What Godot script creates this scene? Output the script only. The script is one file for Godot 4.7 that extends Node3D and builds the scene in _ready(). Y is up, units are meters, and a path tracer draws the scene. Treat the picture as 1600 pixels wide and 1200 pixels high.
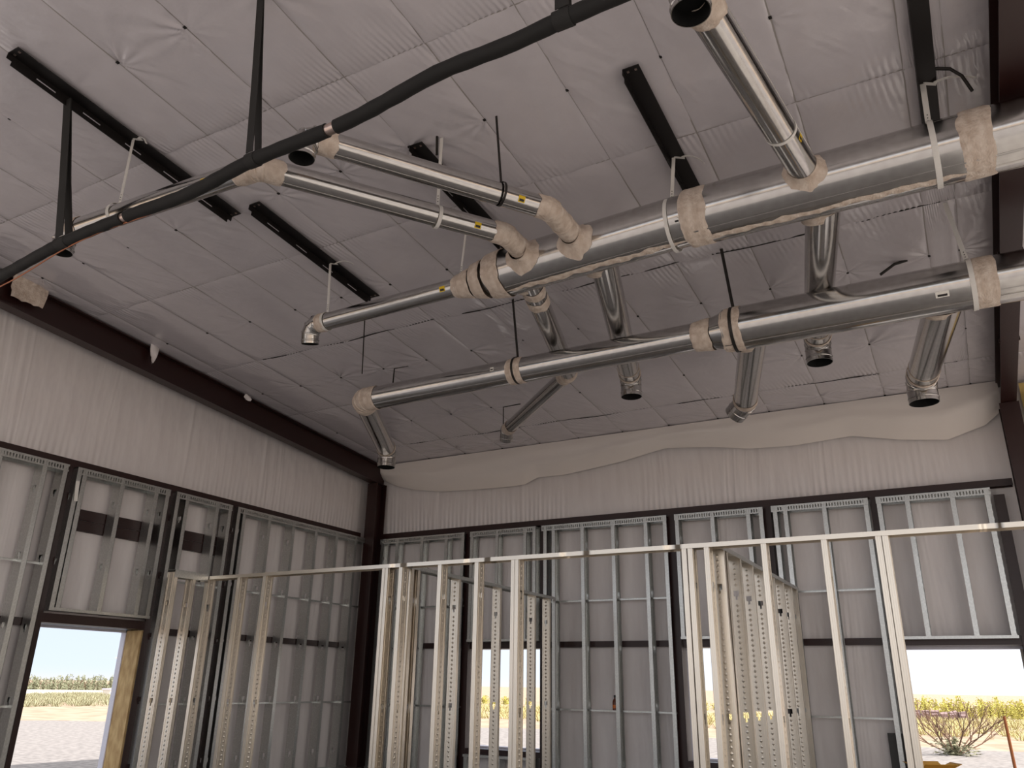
extends Node3D

const SLOPE := 0.0825
const EAVE := 5.88
var M := {}
var taken := {}
var cache := {}
var rng := RandomNumberGenerator.new()
var noise := FastNoiseLite.new()

# ------------------------------------------------------------------ naming and tagging
func numbered(s: String) -> String:
	if not taken.has(s):
		taken[s] = 0
		return s
	taken[s] += 1
	return "%s_%03d" % [s, taken[s]]

func thing(called: String, label: String, category: String, at := Vector3.ZERO, group := "") -> Node3D:
	var o := Node3D.new()
	o.name = numbered(called)
	add_child(o)
	o.position = at
	o.set_meta("label", label)
	o.set_meta("category", category)
	if group != "":
		o.set_meta("group", group)
	return o

func setting(called: String, at := Vector3.ZERO) -> Node3D:
	var o := Node3D.new()
	o.name = called
	add_child(o)
	o.position = at
	o.set_meta("kind", "structure")
	return o

func part(parent: Node3D, called: String, mesh: Mesh, mat: Material, xf := Transform3D(), label := "") -> MeshInstance3D:
	var o := MeshInstance3D.new()
	var n := 0
	var nm := called
	while parent.has_node(nm):
		n += 1
		nm = "%s_%03d" % [called, n]
	o.name = nm
	o.mesh = mesh
	o.material_override = mat
	o.transform = xf
	o.cast_shadow = GeometryInstance3D.SHADOW_CASTING_SETTING_DOUBLE_SIDED
	if label != "":
		o.set_meta("label", label)
	parent.add_child(o)
	return o

func solid(called: String, mesh: Mesh, mat: Material, label: String, category: String, group := "", xf := Transform3D()) -> MeshInstance3D:
	var o := MeshInstance3D.new()
	o.name = numbered(called)
	o.mesh = mesh
	o.material_override = mat
	o.transform = xf
	add_child(o)
	o.set_meta("label", label)
	o.set_meta("category", category)
	if group != "":
		o.set_meta("group", group)
	return o

# ------------------------------------------------------------------ geometry
func mb() -> SurfaceTool:
	var st := SurfaceTool.new()
	st.begin(Mesh.PRIMITIVE_TRIANGLES)
	return st

func vert(st: SurfaceTool, p: Vector3, n: Vector3, uv := Vector2.ZERO) -> void:
	st.set_normal(n)
	st.set_uv(uv)
	st.add_vertex(p)

# a, b, c, d run counter-clockwise seen from the front
func quad(st: SurfaceTool, a: Vector3, b: Vector3, c: Vector3, d: Vector3, u0 := 0.0, u1 := 1.0, v0 := 0.0, v1 := 1.0) -> void:
	var n := (b - a).cross(d - a)
	if n.length_squared() < 1e-14:
		n = (c - b).cross(d - b)
	n = n.normalized()
	var ua := Vector2(u0, v0)
	var ub := Vector2(u1, v0)
	var uc := Vector2(u1, v1)
	var ud := Vector2(u0, v1)
	vert(st, a, n, ua); vert(st, c, n, uc); vert(st, b, n, ub)
	vert(st, a, n, ua); vert(st, d, n, ud); vert(st, c, n, uc)

func box(st: SurfaceTool, c: Vector3, s: Vector3, b := Basis()) -> void:
	var x := b.x * s.x * 0.5
	var y := b.y * s.y * 0.5
	var z := b.z * s.z * 0.5
	quad(st, c - x - y + z, c + x - y + z, c + x + y + z, c - x + y + z)
	quad(st, c + x - y - z, c - x - y - z, c - x + y - z, c + x + y - z)
	quad(st, c + x - y + z, c + x - y - z, c + x + y - z, c + x + y + z)
	quad(st, c - x - y - z, c - x - y + z, c - x + y + z, c - x + y - z)
	quad(st, c - x + y + z, c + x + y + z, c + x + y - z, c - x + y - z)
	quad(st, c - x - y - z, c + x - y - z, c + x - y + z, c - x - y + z)

func span(st: SurfaceTool, lo: Vector3, hi: Vector3) -> void:
	box(st, (lo + hi) * 0.5, hi - lo)

# a flat bar from a to b: width w along side, thickness t
func bar(st: SurfaceTool, a: Vector3, b: Vector3, side: Vector3, w: float, t: float) -> void:
	var d := (b - a).normalized()
	var s := (side - d * side.dot(d)).normalized()
	box(st, (a + b) * 0.5, Vector3(w, (b - a).length(), t), Basis(s, d, s.cross(d)))

func frame_of(d: Vector3) -> Array:
	var up := Vector3.UP if absf(d.y) < 0.95 else Vector3.BACK
	var e1 := up.cross(d).normalized()
	return [e1, d.cross(e1).normalized()]

# rings: array of [centre, e1, e2, radius]; smooth round and, if asked, along
func skin(st: SurfaceTool, rings: Array, sides: int, smooth_along := false, inside := false) -> void:
	var v := 0.0
	for k in rings.size() - 1:
		var A = rings[k]
		var B = rings[k + 1]
		var axis: Vector3 = B[0] - A[0]
		var v2: float = v + axis.length()
		var lean: float = (A[3] - B[3]) / maxf(axis.length(), 1e-5)
		var ax := axis.normalized()
		for i in sides:
			var t0 := TAU * i / sides
			var t1 := TAU * (i + 1) / sides
			var r00: Vector3 = A[1] * cos(t0) + A[2] * sin(t0)
			var r01: Vector3 = A[1] * cos(t1) + A[2] * sin(t1)
			var r10: Vector3 = B[1] * cos(t0) + B[2] * sin(t0)
			var r11: Vector3 = B[1] * cos(t1) + B[2] * sin(t1)
			var p00: Vector3 = A[0] + r00 * A[3]
			var p01: Vector3 = A[0] + r01 * A[3]
			var p10: Vector3 = B[0] + r10 * B[3]
			var p11: Vector3 = B[0] + r11 * B[3]
			var n00 := (r00.normalized() + ax * lean)
			var n01 := (r01.normalized() + ax * lean)
			var n10 := (r10.normalized() + ax * lean)
			var n11 := (r11.normalized() + ax * lean)
			if not smooth_along:
				n00 = (n00 - ax * n00.dot(ax) + ax * lean).normalized(); n10 = (n10 - ax * n10.dot(ax) + ax * lean).normalized()
				n01 = (n01 - ax * n01.dot(ax) + ax * lean).normalized(); n11 = (n11 - ax * n11.dot(ax) + ax * lean).normalized()
			var u0 := float(i) / sides
			var u1 := float(i + 1) / sides
			if inside:
				vert(st, p00, -n00, Vector2(u0, v)); vert(st, p01, -n01, Vector2(u1, v)); vert(st, p10, -n10, Vector2(u0, v2))
				vert(st, p01, -n01, Vector2(u1, v)); vert(st, p11, -n11, Vector2(u1, v2)); vert(st, p10, -n10, Vector2(u0, v2))
			else:
				vert(st, p00, n00, Vector2(u0, v)); vert(st, p10, n10, Vector2(u0, v2)); vert(st, p01, n01, Vector2(u1, v))
				vert(st, p01, n01, Vector2(u1, v)); vert(st, p10, n10, Vector2(u0, v2)); vert(st, p11, n11, Vector2(u1, v2))
		v = v2

func disc_ring(st: SurfaceTool, c: Vector3, e1: Vector3, e2: Vector3, r0: float, r1: float, n: Vector3, sides: int) -> void:
	for i in sides:
		var t0 := TAU * i / sides
		var t1 := TAU * (i + 1) / sides
		var a0 := e1 * cos(t0) + e2 * sin(t0)
		var a1 := e1 * cos(t1) + e2 * sin(t1)
		var q := [c + a0 * r0, c + a0 * r1, c + a1 * r1, c + a1 * r0]
		var flip: bool = (q[1] - q[0]).cross(q[3] - q[0]).dot(n) < 0.0
		if r0 < 1e-5:
			for k in ([0, 1, 2] if flip else [0, 2, 1]):
				vert(st, q[k], n)
		else:
			for k in ([0, 1, 2, 0, 2, 3] if flip else [0, 2, 1, 0, 3, 2]):
				vert(st, q[k], n)

# a straight sheet-metal pipe with wall, open at both ends
func pipe(st: SurfaceTool, P: Vector3, Q: Vector3, r: float, sides := 40, r2 := -1.0) -> void:
	if r2 < 0.0:
		r2 = r
	var d := (Q - P).normalized()
	var f := frame_of(d)
	skin(st, [[P, f[0], f[1], r], [Q, f[0], f[1], r2]], sides)
	skin(st, [[P, f[0], f[1], r - 0.006], [Q, f[0], f[1], r2 - 0.006]], sides, false, true)
	disc_ring(st, P, f[0], f[1], r - 0.006, r, -d, sides)
	disc_ring(st, Q, f[0], f[1], r2 - 0.006, r2, d, sides)

func bead(st: SurfaceTool, c: Vector3, e1: Vector3, e2: Vector3, r: float, w: float, h: float, sides := 40) -> void:
	var d := e1.cross(e2).normalized()
	skin(st, [[c - d * w, e1, e2, r], [c - d * w * 0.4, e1, e2, r + h], [c + d * w * 0.4, e1, e2, r + h], [c + d * w, e1, e2, r]], sides)

# points of a gored bend that leaves P along d0 and ends along d1; returns [points, end]
func bend_points(P: Vector3, d0: Vector3, d1: Vector3, R: float, gores: int) -> Array:
	var n := (d1 - d0 * d0.dot(d1)).normalized()
	var ang := d0.angle_to(d1)
	var c := P + n * R
	var out := [P]
	for k in gores:
		var a := ang * (k + 0.5) / gores
		var rr := R / cos(ang * 0.5 / gores)
		out.append(c - n * cos(a) * rr + d0 * sin(a) * rr)
	out.append(c - n * cos(ang) * R + d0 * sin(ang) * R)
	return out

func mitred(pts: Array, r: float) -> Array:
	var rings := []
	var d := (pts[1] - pts[0] as Vector3).normalized()
	var f := frame_of(d)
	var e1: Vector3 = f[0]
	var e2: Vector3 = f[1]
	for i in pts.size():
		var dn: Vector3 = d
		if i < pts.size() - 1:
			dn = (pts[i + 1] - pts[i]).normalized()
		var m := (d + dn).normalized()
		# the ring in the mitre plane: shear each spoke along d until it lies in the plane
		var a1 := e1 - d * (e1.dot(m) / d.dot(m))
		var a2 := e2 - d * (e2.dot(m) / d.dot(m))
		rings.append([pts[i], a1, a2, r])
		var q := Quaternion(d, dn) if d.angle_to(dn) > 1e-4 else Quaternion.IDENTITY
		e1 = q * e1
		e2 = q * e2
		d = dn
	return rings

# gored elbow mesh; tail = length of the straight collar after the bend. Returns [mesh, end point]
func elbow(P: Vector3, d0: Vector3, d1: Vector3, R: float, r: float, gores: int, tail: float, lead := 0.03) -> Array:
	var st := mb()
	var pts := bend_points(P, d0, d1, R, gores)
	pts.insert(0, P - d0 * lead)
	pts.remove_at(1)
	var last: Vector3 = pts[pts.size() - 1]
	var endp := last + d1 * tail
	pts[pts.size() - 1] = endp
	var rings := mitred(pts, r)
	skin(st, rings, 40)
	var inner := mitred(pts, r - 0.006)
	skin(st, inner, 40, false, true)
	for k in range(1, rings.size() - 1):
		var g = rings[k]
		bead_at(st, g, 0.007)
	var L = rings[rings.size() - 1]
	disc_ring(st, L[0], L[1], L[2], r - 0.006, r, d1, 40)
	bead(st, endp - d1 * tail * 0.45, L[1], L[2], r, 0.012, 0.006)
	return [st.commit(), endp]

func bead_at(st: SurfaceTool, ring: Array, h: float) -> void:
	var e1: Vector3 = ring[1]
	var e2: Vector3 = ring[2]
	var d := e1.cross(e2).normalized()
	var r: float = ring[3]
	skin(st, [[ring[0] - d * 0.01, e1, e2, r - 0.001], [ring[0] - d * 0.004, e1, e2, r + h], [ring[0] + d * 0.004, e1, e2, r + h], [ring[0] + d * 0.01, e1, e2, r - 0.001]], 40)

# a brushed or taped band of duct sealant with ragged edges, radius may change along it
func band(c: Vector3, d: Vector3, length: float, r: float, r2 := -1.0, ragged := 0.012, thick := 0.008) -> Mesh:
	if r2 < 0.0:
		r2 = r
	var st := mb()
	var f := frame_of(d)
	var n := 48
	var rows := 8
	var grid := []
	var seed_v := rng.randf() * 100.0
	for j in rows + 1:
		var row := []
		for i in n + 1:
			var a := TAU * (i % n) / n
			var ca := cos(a)
			var sa := sin(a)
			var t := float(j) / rows - 0.5
			var wob := noise.get_noise_3d(ca * 90.0 + seed_v * 40.0, sa * 90.0, signf(t) * 70.0) * ragged * 1.8
			var tt := t * length + wob * absf(t) * 2.0
			var rad := lerpf(r, r2, t + 0.5) + (0.001 if (j == 0 or j == rows) else thick) + noise.get_noise_3d(ca * 160.0 + seed_v * 77.0, sa * 160.0, t * 200.0) * 0.004
			var wd: Vector3 = f[0] * ca + f[1] * sa
			row.append(c + d * tt + wd * maxf(rad, lerpf(r, r2, clampf(t + 0.5, 0.0, 1.0)) + 0.001))
		grid.append(row)
	sheet(st, grid, false)
	return st.commit()

# smooth-shaded grid of points: rows run along the first index; front side flips on request
func sheet(st: SurfaceTool, g: Array, flip: bool, uvs := 1.0) -> void:
	var R := g.size()
	var C: int = g[0].size()
	var nn := []
	for j in R:
		var row := PackedVector3Array()
		for i in C:
			var du: Vector3 = g[j][mini(i + 1, C - 1)] - g[j][maxi(i - 1, 0)]
			var dv: Vector3 = g[mini(j + 1, R - 1)][i] - g[maxi(j - 1, 0)][i]
			if C > 3 and (g[j][0] as Vector3).is_equal_approx(g[j][C - 1]) and (i == 0 or i == C - 1):
				du = g[j][1] - g[j][C - 2]
			var n := du.cross(dv).normalized()
			row.append(-n if flip else n)
		nn.append(row)
	for j in R - 1:
		for i in C - 1:
			var q := [[j, i], [j, i + 1], [j + 1, i + 1], [j + 1, i]]
			for k in ([0, 1, 2, 0, 2, 3] if flip else [0, 2, 1, 0, 3, 2]):
				var a = q[k]
				vert(st, g[a[0]][a[1]], nn[a[0]][a[1]], Vector2(float(a[1]) / (C - 1), float(a[0]) / (R - 1)) * uvs)

# ragged collar where a branch meets the trunk: hugs the trunk's round face
func saddle(foot: Vector3, d: Vector3, r: float, trunk_c: Vector3, trunk_d: Vector3, trunk_r: float, flare := 1.5, height := 0.1) -> Mesh:
	var f := frame_of(d)
	var st := mb()
	var rings := 7
	var g := []
	var sv := rng.randf() * 50.0
	for j in rings + 1:
		var row := []
		var t := float(j) / rings
		for i in 49:
			var a := TAU * (i % 48) / 48.0
			var w: Vector3 = f[0] * cos(a) + f[1] * sin(a)
			var edge := r * flare * (1.0 + noise.get_noise_2d(cos(a) * 120.0 + sv * 30.0, sin(a) * 120.0) * 0.16)
			var rad := lerpf(r - 0.002, edge, pow(t, 2.2))
			var p := foot + w * rad
			# slide along d until the point is on the trunk's surface
			var rel := p - trunk_c
			var pr := rel - trunk_d * rel.dot(trunk_d)
			var dp := d - trunk_d * d.dot(trunk_d)
			var A := dp.dot(dp)
			var B := 2.0 * pr.dot(dp)
			var Cc := pr.dot(pr) - pow(trunk_r + 0.007, 2.0)
			var disc := B * B - 4.0 * A * Cc
			var s := 0.0
			if disc > 0.0:
				s = (-B + sqrt(disc)) / (2.0 * A)
			else:
				s = -B / (2.0 * A)
			var lift := height * pow(1.0 - t, 2.0) + noise.get_noise_3d(cos(a) * 100.0, sin(a) * 100.0, t * 90.0 + sv * 9.0) * 0.004 * t
			row.append(p + d * (s + lift - (0.006 if j == rings else 0.0)))
		g.append(row)
	sheet(st, g, true)
	return st.commit()

# ------------------------------------------------------------------ materials
func noise_tex(freq: float, oct: int, size: int, kind := FastNoiseLite.TYPE_SIMPLEX_SMOOTH, sd := 3) -> Image:
	var n := FastNoiseLite.new()
	n.noise_type = kind
	n.frequency = freq
	n.fractal_octaves = oct
	n.seed = sd
	return n.get_seamless_image(size, size)

func tex(img: Image) -> ImageTexture:
	img.generate_mipmaps()
	return ImageTexture.create_from_image(img)

func as_normals(img: Image, strength: float) -> ImageTexture:
	var c := img.duplicate() as Image
	c.convert(Image.FORMAT_RGBA8)
	c.bump_map_to_normal_map(strength)
	return tex(c)

# two-tone colour image from a grey one
func tinted(img: Image, a: Color, b: Color, contrast := 1.0) -> ImageTexture:
	var w := img.get_width()
	var h := img.get_height()
	var out := Image.create(w, h, false, Image.FORMAT_RGB8)
	for y in h:
		for x in w:
			var t := clampf((img.get_pixel(x, y).r - 0.5) * contrast + 0.5, 0.0, 1.0)
			out.set_pixel(x, y, a.lerp(b, t))
	return tex(out)

func mat(c: Color, rough := 0.6, metal := 0.0) -> StandardMaterial3D:
	var m := StandardMaterial3D.new()
	m.albedo_color = c
	m.roughness = rough
	m.metallic = metal
	m.cull_mode = BaseMaterial3D.CULL_DISABLED
	return m

func spread(m: StandardMaterial3D, s: Vector3) -> void:
	m.uv1_triplanar = true
	m.uv1_world_triplanar = true
	m.uv1_scale = s

func materials() -> void:
	var soft := noise_tex(0.012, 4, 256)
	var fine := noise_tex(0.05, 3, 256, FastNoiseLite.TYPE_SIMPLEX_SMOOTH, 9)
	var cell := noise_tex(0.045, 1, 256, FastNoiseLite.TYPE_CELLULAR, 5)
	# vinyl facing of the roof blanket: white, shiny, crinkled
	var m := mat(Color.WHITE, 0.14)
	m.metallic_specular = 0.75
	m.albedo_texture = tinted(soft, Color(0.795, 0.775, 0.79), Color(0.815, 0.795, 0.81))
	m.normal_enabled = true
	m.normal_texture = as_normals(noise_tex(0.02, 4, 512, FastNoiseLite.TYPE_SIMPLEX_SMOOTH, 21), 5.0)
	m.normal_scale = 0.12
	spread(m, Vector3(0.9, 0.9, 0.9))
	M.vinyl = m
	m = mat(Color.WHITE, 0.45)
	m.albedo_texture = tinted(soft, Color(0.87, 0.845, 0.84), Color(0.91, 0.89, 0.885))
	m.normal_enabled = true
	m.normal_texture = as_normals(soft, 3.0)
	m.normal_scale = 0.35
	spread(m, Vector3(1.3, 0.22, 1.3))
	M.liner = m
	m = mat(Color(0.91, 0.88, 0.855), 0.5)
	m.normal_enabled = true
	m.normal_texture = as_normals(soft, 3.0)
	m.normal_scale = 0.3
	spread(m, Vector3(0.3, 1.0, 1.0))
	M.flap = m
	M.seam = mat(Color(0.62, 0.6, 0.585), 0.5)
	M.strap_white = mat(Color(0.86, 0.85, 0.83), 0.4)
	# galvanised sheet
	m = mat(Color.WHITE, 0.17, 1.0)
	m.albedo_texture = tinted(cell, Color(0.72, 0.71, 0.7), Color(0.77, 0.765, 0.755))
	m.roughness_texture = tinted(fine, Color(0.85, 0.85, 0.85), Color(1, 1, 1))
	m.uv1_scale = Vector3(2, 1.2, 1)
	M.duct = m
	m = mat(Color.WHITE, 0.33, 1.0)
	m.albedo_texture = tinted(cell, Color(0.74, 0.745, 0.735), Color(0.81, 0.815, 0.805))
	spread(m, Vector3(3, 3, 3))
	M.stud = m
	# stud with rolled relief: knurl on the web (left half), grooves on the flange (right half)
	var relief := Image.create(128, 128, false, Image.FORMAT_RGBA8)
	for y in 128:
		for x in 128:
			var h := 0.5
			if x >= 64:
				var q := fposmod((x - 64.0) / 64.0 * 3.0, 1.0)
				if q < 0.12 or q > 0.88:
					h = 0.25
			relief.set_pixel(x, y, Color(h, h, h))
	m = mat(Color(0.86, 0.825, 0.77), 0.32, 1.0)
	m.normal_enabled = true
	m.normal_texture = as_normals(relief, 6.0)
	m.normal_scale = 0.9
	M.knurled = m
	M.brown = mat(Color(0.16, 0.065, 0.055), 0.42)
	m = M.brown
	m.roughness_texture = tinted(fine, Color(0.8, 0.8, 0.8), Color(1, 1, 1))
	spread(m, Vector3(2, 2, 2))
	M.black_steel = mat(Color(0.06, 0.04, 0.037), 0.5)
	m = mat(Color.WHITE, 0.85)
	m.albedo_texture = tinted(soft, Color(0.73, 0.66, 0.6), Color(0.85, 0.8, 0.75), 1.5)
	m.normal_enabled = true
	m.normal_texture = as_normals(fine, 5.0)
	spread(m, Vector3(3, 3, 3))
	M.mastic = m
	M.rubber = mat(Color(0.07, 0.065, 0.06), 0.75)
	M.copper = mat(Color(0.72, 0.48, 0.36), 0.4, 1.0)
	M.silver = mat(Color(0.8, 0.72, 0.68), 0.28, 1.0)
	M.web_strap = mat(Color(0.13, 0.125, 0.12), 0.8)
	M.rod = mat(Color(0.2, 0.19, 0.18), 0.5, 0.6)
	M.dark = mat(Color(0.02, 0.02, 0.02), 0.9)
	M.yellow = mat(Color(0.86, 0.72, 0.08), 0.5)
	M.ink = mat(Color(0.12, 0.11, 0.1), 0.6)
	M.paper = mat(Color(0.9, 0.89, 0.86), 0.7)
	M.white_metal = mat(Color(0.85, 0.85, 0.9), 0.5)
	m = mat(Color.WHITE, 0.8)
	m.albedo_texture = tinted(noise_tex(0.03, 4, 256, FastNoiseLite.TYPE_SIMPLEX, 4), Color(0.68, 0.56, 0.38), Color(0.8, 0.69, 0.5), 1.3)
	spread(m, Vector3(1.0, 0.4, 1.0))
	M.wood = m
	m = mat(Color.WHITE, 0.75)
	m.albedo_texture = tinted(soft, Color(0.56, 0.545, 0.53), Color(0.64, 0.625, 0.61))
	spread(m, Vector3(0.3, 0.3, 0.3))
	M.concrete = m
	m = mat(Color.WHITE, 0.95)
	m.albedo_texture = tinted(noise_tex(0.03, 5, 512, FastNoiseLite.TYPE_SIMPLEX, 8), Color(0.47, 0.455, 0.45), Color(0.59, 0.575, 0.565), 1.5)
	spread(m, Vector3(0.25, 0.25, 0.25))
	M.gravel = m
	m = mat(Color.WHITE, 0.95)
	m.albedo_texture = tinted(noise_tex(0.02, 5, 512, FastNoiseLite.TYPE_SIMPLEX, 18), Color(0.58, 0.5, 0.42), Color(0.69, 0.62, 0.54), 1.5)
	spread(m, Vector3(0.06, 0.06, 0.06))
	M.dirt = m
	M.grass_a = mat(Color(0.7, 0.67, 0.48), 0.9)
	M.grass_b = mat(Color(0.58, 0.58, 0.47), 0.9)
	M.leaf_a = mat(Color(0.78, 0.76, 0.42), 0.8)
	M.leaf_b = mat(Color(0.55, 0.57, 0.47), 0.8)
	M.leaf_c = mat(Color(0.6, 0.6, 0.5), 0.85)
	M.twig = mat(Color(0.42, 0.32, 0.26), 0.9)
	M.rust = mat(Color(0.45, 0.25, 0.1), 0.85)
	M.rubble = mat(Color(0.56, 0.48, 0.48), 0.9)
	M.card = mat(Color(0.78, 0.58, 0.2), 0.8)
	M.box_grey = mat(Color(0.24, 0.235, 0.23), 0.5)
	M.bottle = mat(Color(0.42, 0.2, 0.12), 0.25)
	M.orange = mat(Color(0.8, 0.42, 0.12), 0.5)
	M.sheath = mat(Color(0.72, 0.7, 0.66), 0.5)
	M.batt = mat(Color(0.78, 0.68, 0.42), 0.95)

# ------------------------------------------------------------------ ceiling
func roof_y(z: float) -> float:
	return EAVE + SLOPE * z

func roof_basis() -> Basis:
	var k := sqrt(1.0 + SLOPE * SLOPE)
	return Basis(Vector3.RIGHT, Vector3(0, 1, -SLOPE) / k, Vector3(0, SLOPE, 1) / k)

func liner_patch(w: float, l: float, variant: int) -> Mesh:
	var st := mb()
	var nu := 66
	var nv := 110
	var off := variant * 37.7
	var g := []
	for j in nv + 1:
		var row := []
		var v := l * j / nv
		var dv := minf(v, l - v)
		for i in nu + 1:
			var u := w * i / nu
			var du := minf(u, w - u)
			var h := -0.014 * (1.0 - exp(-du / 0.05)) * (1.0 - exp(-dv / 0.06))
			h += noise.get_noise_2d(u * 60.0 + off * 9.0, v * 45.0) * 0.012 * (1.0 - exp(-du / 0.08))
			# stretched folds round the screws at the middle of each long edge
			for s in 2:
				var x := u - w * s
				var y := v - l * 0.5
				var r := sqrt(x * x + y * y)
				var a := atan2(y, absf(x))
				var k := 7.0 + fmod(off * (s + 1.3), 4.0)
				h += 0.024 * clampf(sin(off * (3.1 + s)) + 0.35, 0.0, 1.0) * sin(k * a + off + 2.0 * sin(a * 2.0 + off)) * exp(-r / 0.28) * (1.0 - exp(-r / 0.05)) * (0.5 + 0.9 * noise.get_noise_2d(off * 5.0 + s * 300.0, a * 40.0))
			# puckers along the cross seams
			var mask := clampf(noise.get_noise_2d(u * 90.0 + off * 31.0, v * 20.0 + off) * 1.6 + 0.35, 0.0, 1.0)
			h += 0.0065 * sin(u * TAU / 0.06 + v * 14.0 + 2.5 * noise.get_noise_2d(u * 120.0, v * 120.0 + off)) * exp(-dv / 0.22) * mask
			# long slack creases
			var cr := noise.get_noise_2d(u * 110.0 + v * 50.0 + off * 3.0, v * 28.0 - u * 30.0 + off)
			h += -0.014 * (1.0 - absf(cr) * 2.0) * clampf(noise.get_noise_2d(u * 40.0 - off, v * 40.0 + 99.0) * 2.0, 0.0, 1.0)
			# fine slanting crinkles in patches
			var fc := noise.get_noise_2d((u * 0.8 + v * 0.6) * 420.0 + off * 11.0, (v * 0.8 - u * 0.6) * 60.0)
			h += 0.007 * fc * clampf(noise.get_noise_2d(u * 70.0 + off * 2.0, v * 70.0 + 500.0) * 2.5 + 0.2, 0.0, 1.0)
			row.append(Vector3(u, h, v))
		g.append(row)
	sheet(st, g, false)
	return st.commit()

func build_ceiling() -> void:
	var c := setting("ceiling")
	var rb := roof_basis()
	var xs := [-0.2, 0.57, 1.45, 2.33, 3.2, 4.03, 4.85, 5.73, 6.61, 7.49, 8.36, 9.24, 10.15, 11.03, 11.34, 12.2, 13.1, 14.0]
	var zs := [-0.15, 0.92, 2.95, 4.93, 6.98, 9.0, 11.0, 13.0]
	var variants := []
	for k in 8:
		variants.append(liner_patch(0.88, 2.02, k))
	var kk := sqrt(1.0 + SLOPE * SLOPE)
	for j in zs.size() - 1:
		for i in xs.size() - 1:
			var w: float = xs[i + 1] - xs[i]
			var l: float = (zs[j + 1] - zs[j]) * kk
			var b := rb
			b.x *= w / 0.88
			b.z *= l / 2.02
			var at := Vector3(xs[i], roof_y(zs[j]), zs[j])
			var pick := (i * 5 + j * 3 + (i * j) % 4) % 8
			part(c, "liner_panel", variants[pick], M.vinyl, Transform3D(b, at))
	# thin banding straps under the long seams
	for i in range(1, xs.size() - 1):
		var st := mb()
		bar(st, Vector3(xs[i], roof_y(-0.1) - 0.001, -0.1), Vector3(xs[i], roof_y(13.0) - 0.001, 13.0), Vector3.RIGHT, 0.014, 0.003)
		part(c, "strap", st.commit(), M.seam)
	for z in [2.95, 6.98, 9.0, 11.0]:
		var st := mb()
		bar(st, Vector3(-0.1, roof_y(z) - 0.001, z), Vector3(14.0, roof_y(z) - 0.001, z), Vector3.BACK, 0.012, 0.003)
		part(c, "cross_seam", st.commit(), M.seam)
	for z in [0.92, 4.93]:
		var st := mb()
		var last := Vector3.ZERO
		for k in 61:
			var x := 1.6 + 9.6 * k / 60.0
			var p := Vector3(x, roof_y(z) - 0.006 + 0.006 * sin(x * 3.1), z + 0.02 * sin(x * 1.7) + 0.015 * sin(x * 5.3))
			if k > 0:
				var wv := 0.012 + 0.012 * clampf(sin(x * 7.15), 0.0, 1.0)
				bar(st, last, p, Vector3.BACK, wv, 0.006)
			last = p
		part(c, "seam_gap", st.commit(), M.rod)
	# screws with washers, one row over each purlin
	var sc := mb()
	for z in [0.06, 1.93, 3.92, 5.95, 8.0, 10.04]:
		for i in range(1, xs.size() - 1):
			var p := Vector3(xs[i], roof_y(z) - 0.006, z)
			box(sc, p, Vector3(0.026, 0.012, 0.026), rb)
	var o := part(c, "screws", sc.commit(), M.rod)
	o.set_meta("kind", "stuff")
	# the rest of the roof: plain facing beyond, deck above
	var fl := mb()
	bar(fl, Vector3(8.1, roof_y(13.0) + 0.01, 13.0), Vector3(8.1, roof_y(15.6) + 0.01, 15.6), Vector3.RIGHT, 16.8, 0.01)
	bar(fl, Vector3(15.2, roof_y(-0.2) + 0.01, -0.2), Vector3(15.2, roof_y(13.0) + 0.01, 13.0), Vector3.RIGHT, 2.6, 0.01)
	part(c, "facing", fl.commit(), M.vinyl)
	var dk := mb()
	bar(dk, Vector3(8.1, roof_y(-0.5) + 0.2, -0.5), Vector3(8.1, roof_y(16.0) + 0.2, 16.0), Vector3.RIGHT, 17.4, 0.1)
	part(c, "roof_deck", dk.commit(), M.sheath)

# ------------------------------------------------------------------ walls
# facing sheet between (a0,y0) and (a1,y1); axis "x" = back wall (faces +z), "z" = left wall (faces +x)
func wall_sheet(along_x: bool, a0: float, a1: float, y0: float, y1: float, depth: float, pucker: float, slope_top := false) -> Mesh:
	var st := mb()
	var na := maxi(4, int((a1 - a0) / 0.014))
	var ny := maxi(3, int((y1 - y0) / 0.12))
	var g := []
	for j in ny + 1:
		var row := []
		for i in na + 1:
			var a := a0 + (a1 - a0) * i / na
			var top := y1
			if slope_top:
				top = roof_y(a)
			var y := y0 + (top - y0) * j / ny
			var fold := noise.get_noise_2d(a * 620.0 + y * 40.0 * sin(a * 1.3) + (0.0 if along_x else 5000.0), y * 7.0)
			var h := 0.008 * pow(1.0 - clampf(absf(fold) * 1.6, 0.0, 1.0), 2.0) * clampf(noise.get_noise_2d(a * 75.0 + 700.0, y * 8.0) * 3.0, 0.0, 1.0)
			h += 0.02 * noise.get_noise_2d(a * 35.0, y * 14.0 + 300.0)
			var m := clampf(noise.get_noise_2d(a * 30.0 + 50.0, 77.0) * 2.0 + 0.6, 0.0, 1.0)
			h += pucker * 0.009 * sin(a * TAU / 0.1 + 4.0 * noise.get_noise_2d(a * 60.0, y * 20.0)) * exp(-(y - y0) / 0.3) * m
			h *= smoothstep(0.0, 0.06, minf(a - a0, a1 - a)) * 0.9 + 0.1
			h += 0.03 * pucker * sin(clampf((y - y0) / maxf(top - y0, 0.01), 0.0, 1.0) * PI)
			row.append(Vector3(a, y, depth + h) if along_x else Vector3(depth + h, y, a))
		g.append(row)
	sheet(st, g, not along_x)
	return st.commit()

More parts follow.
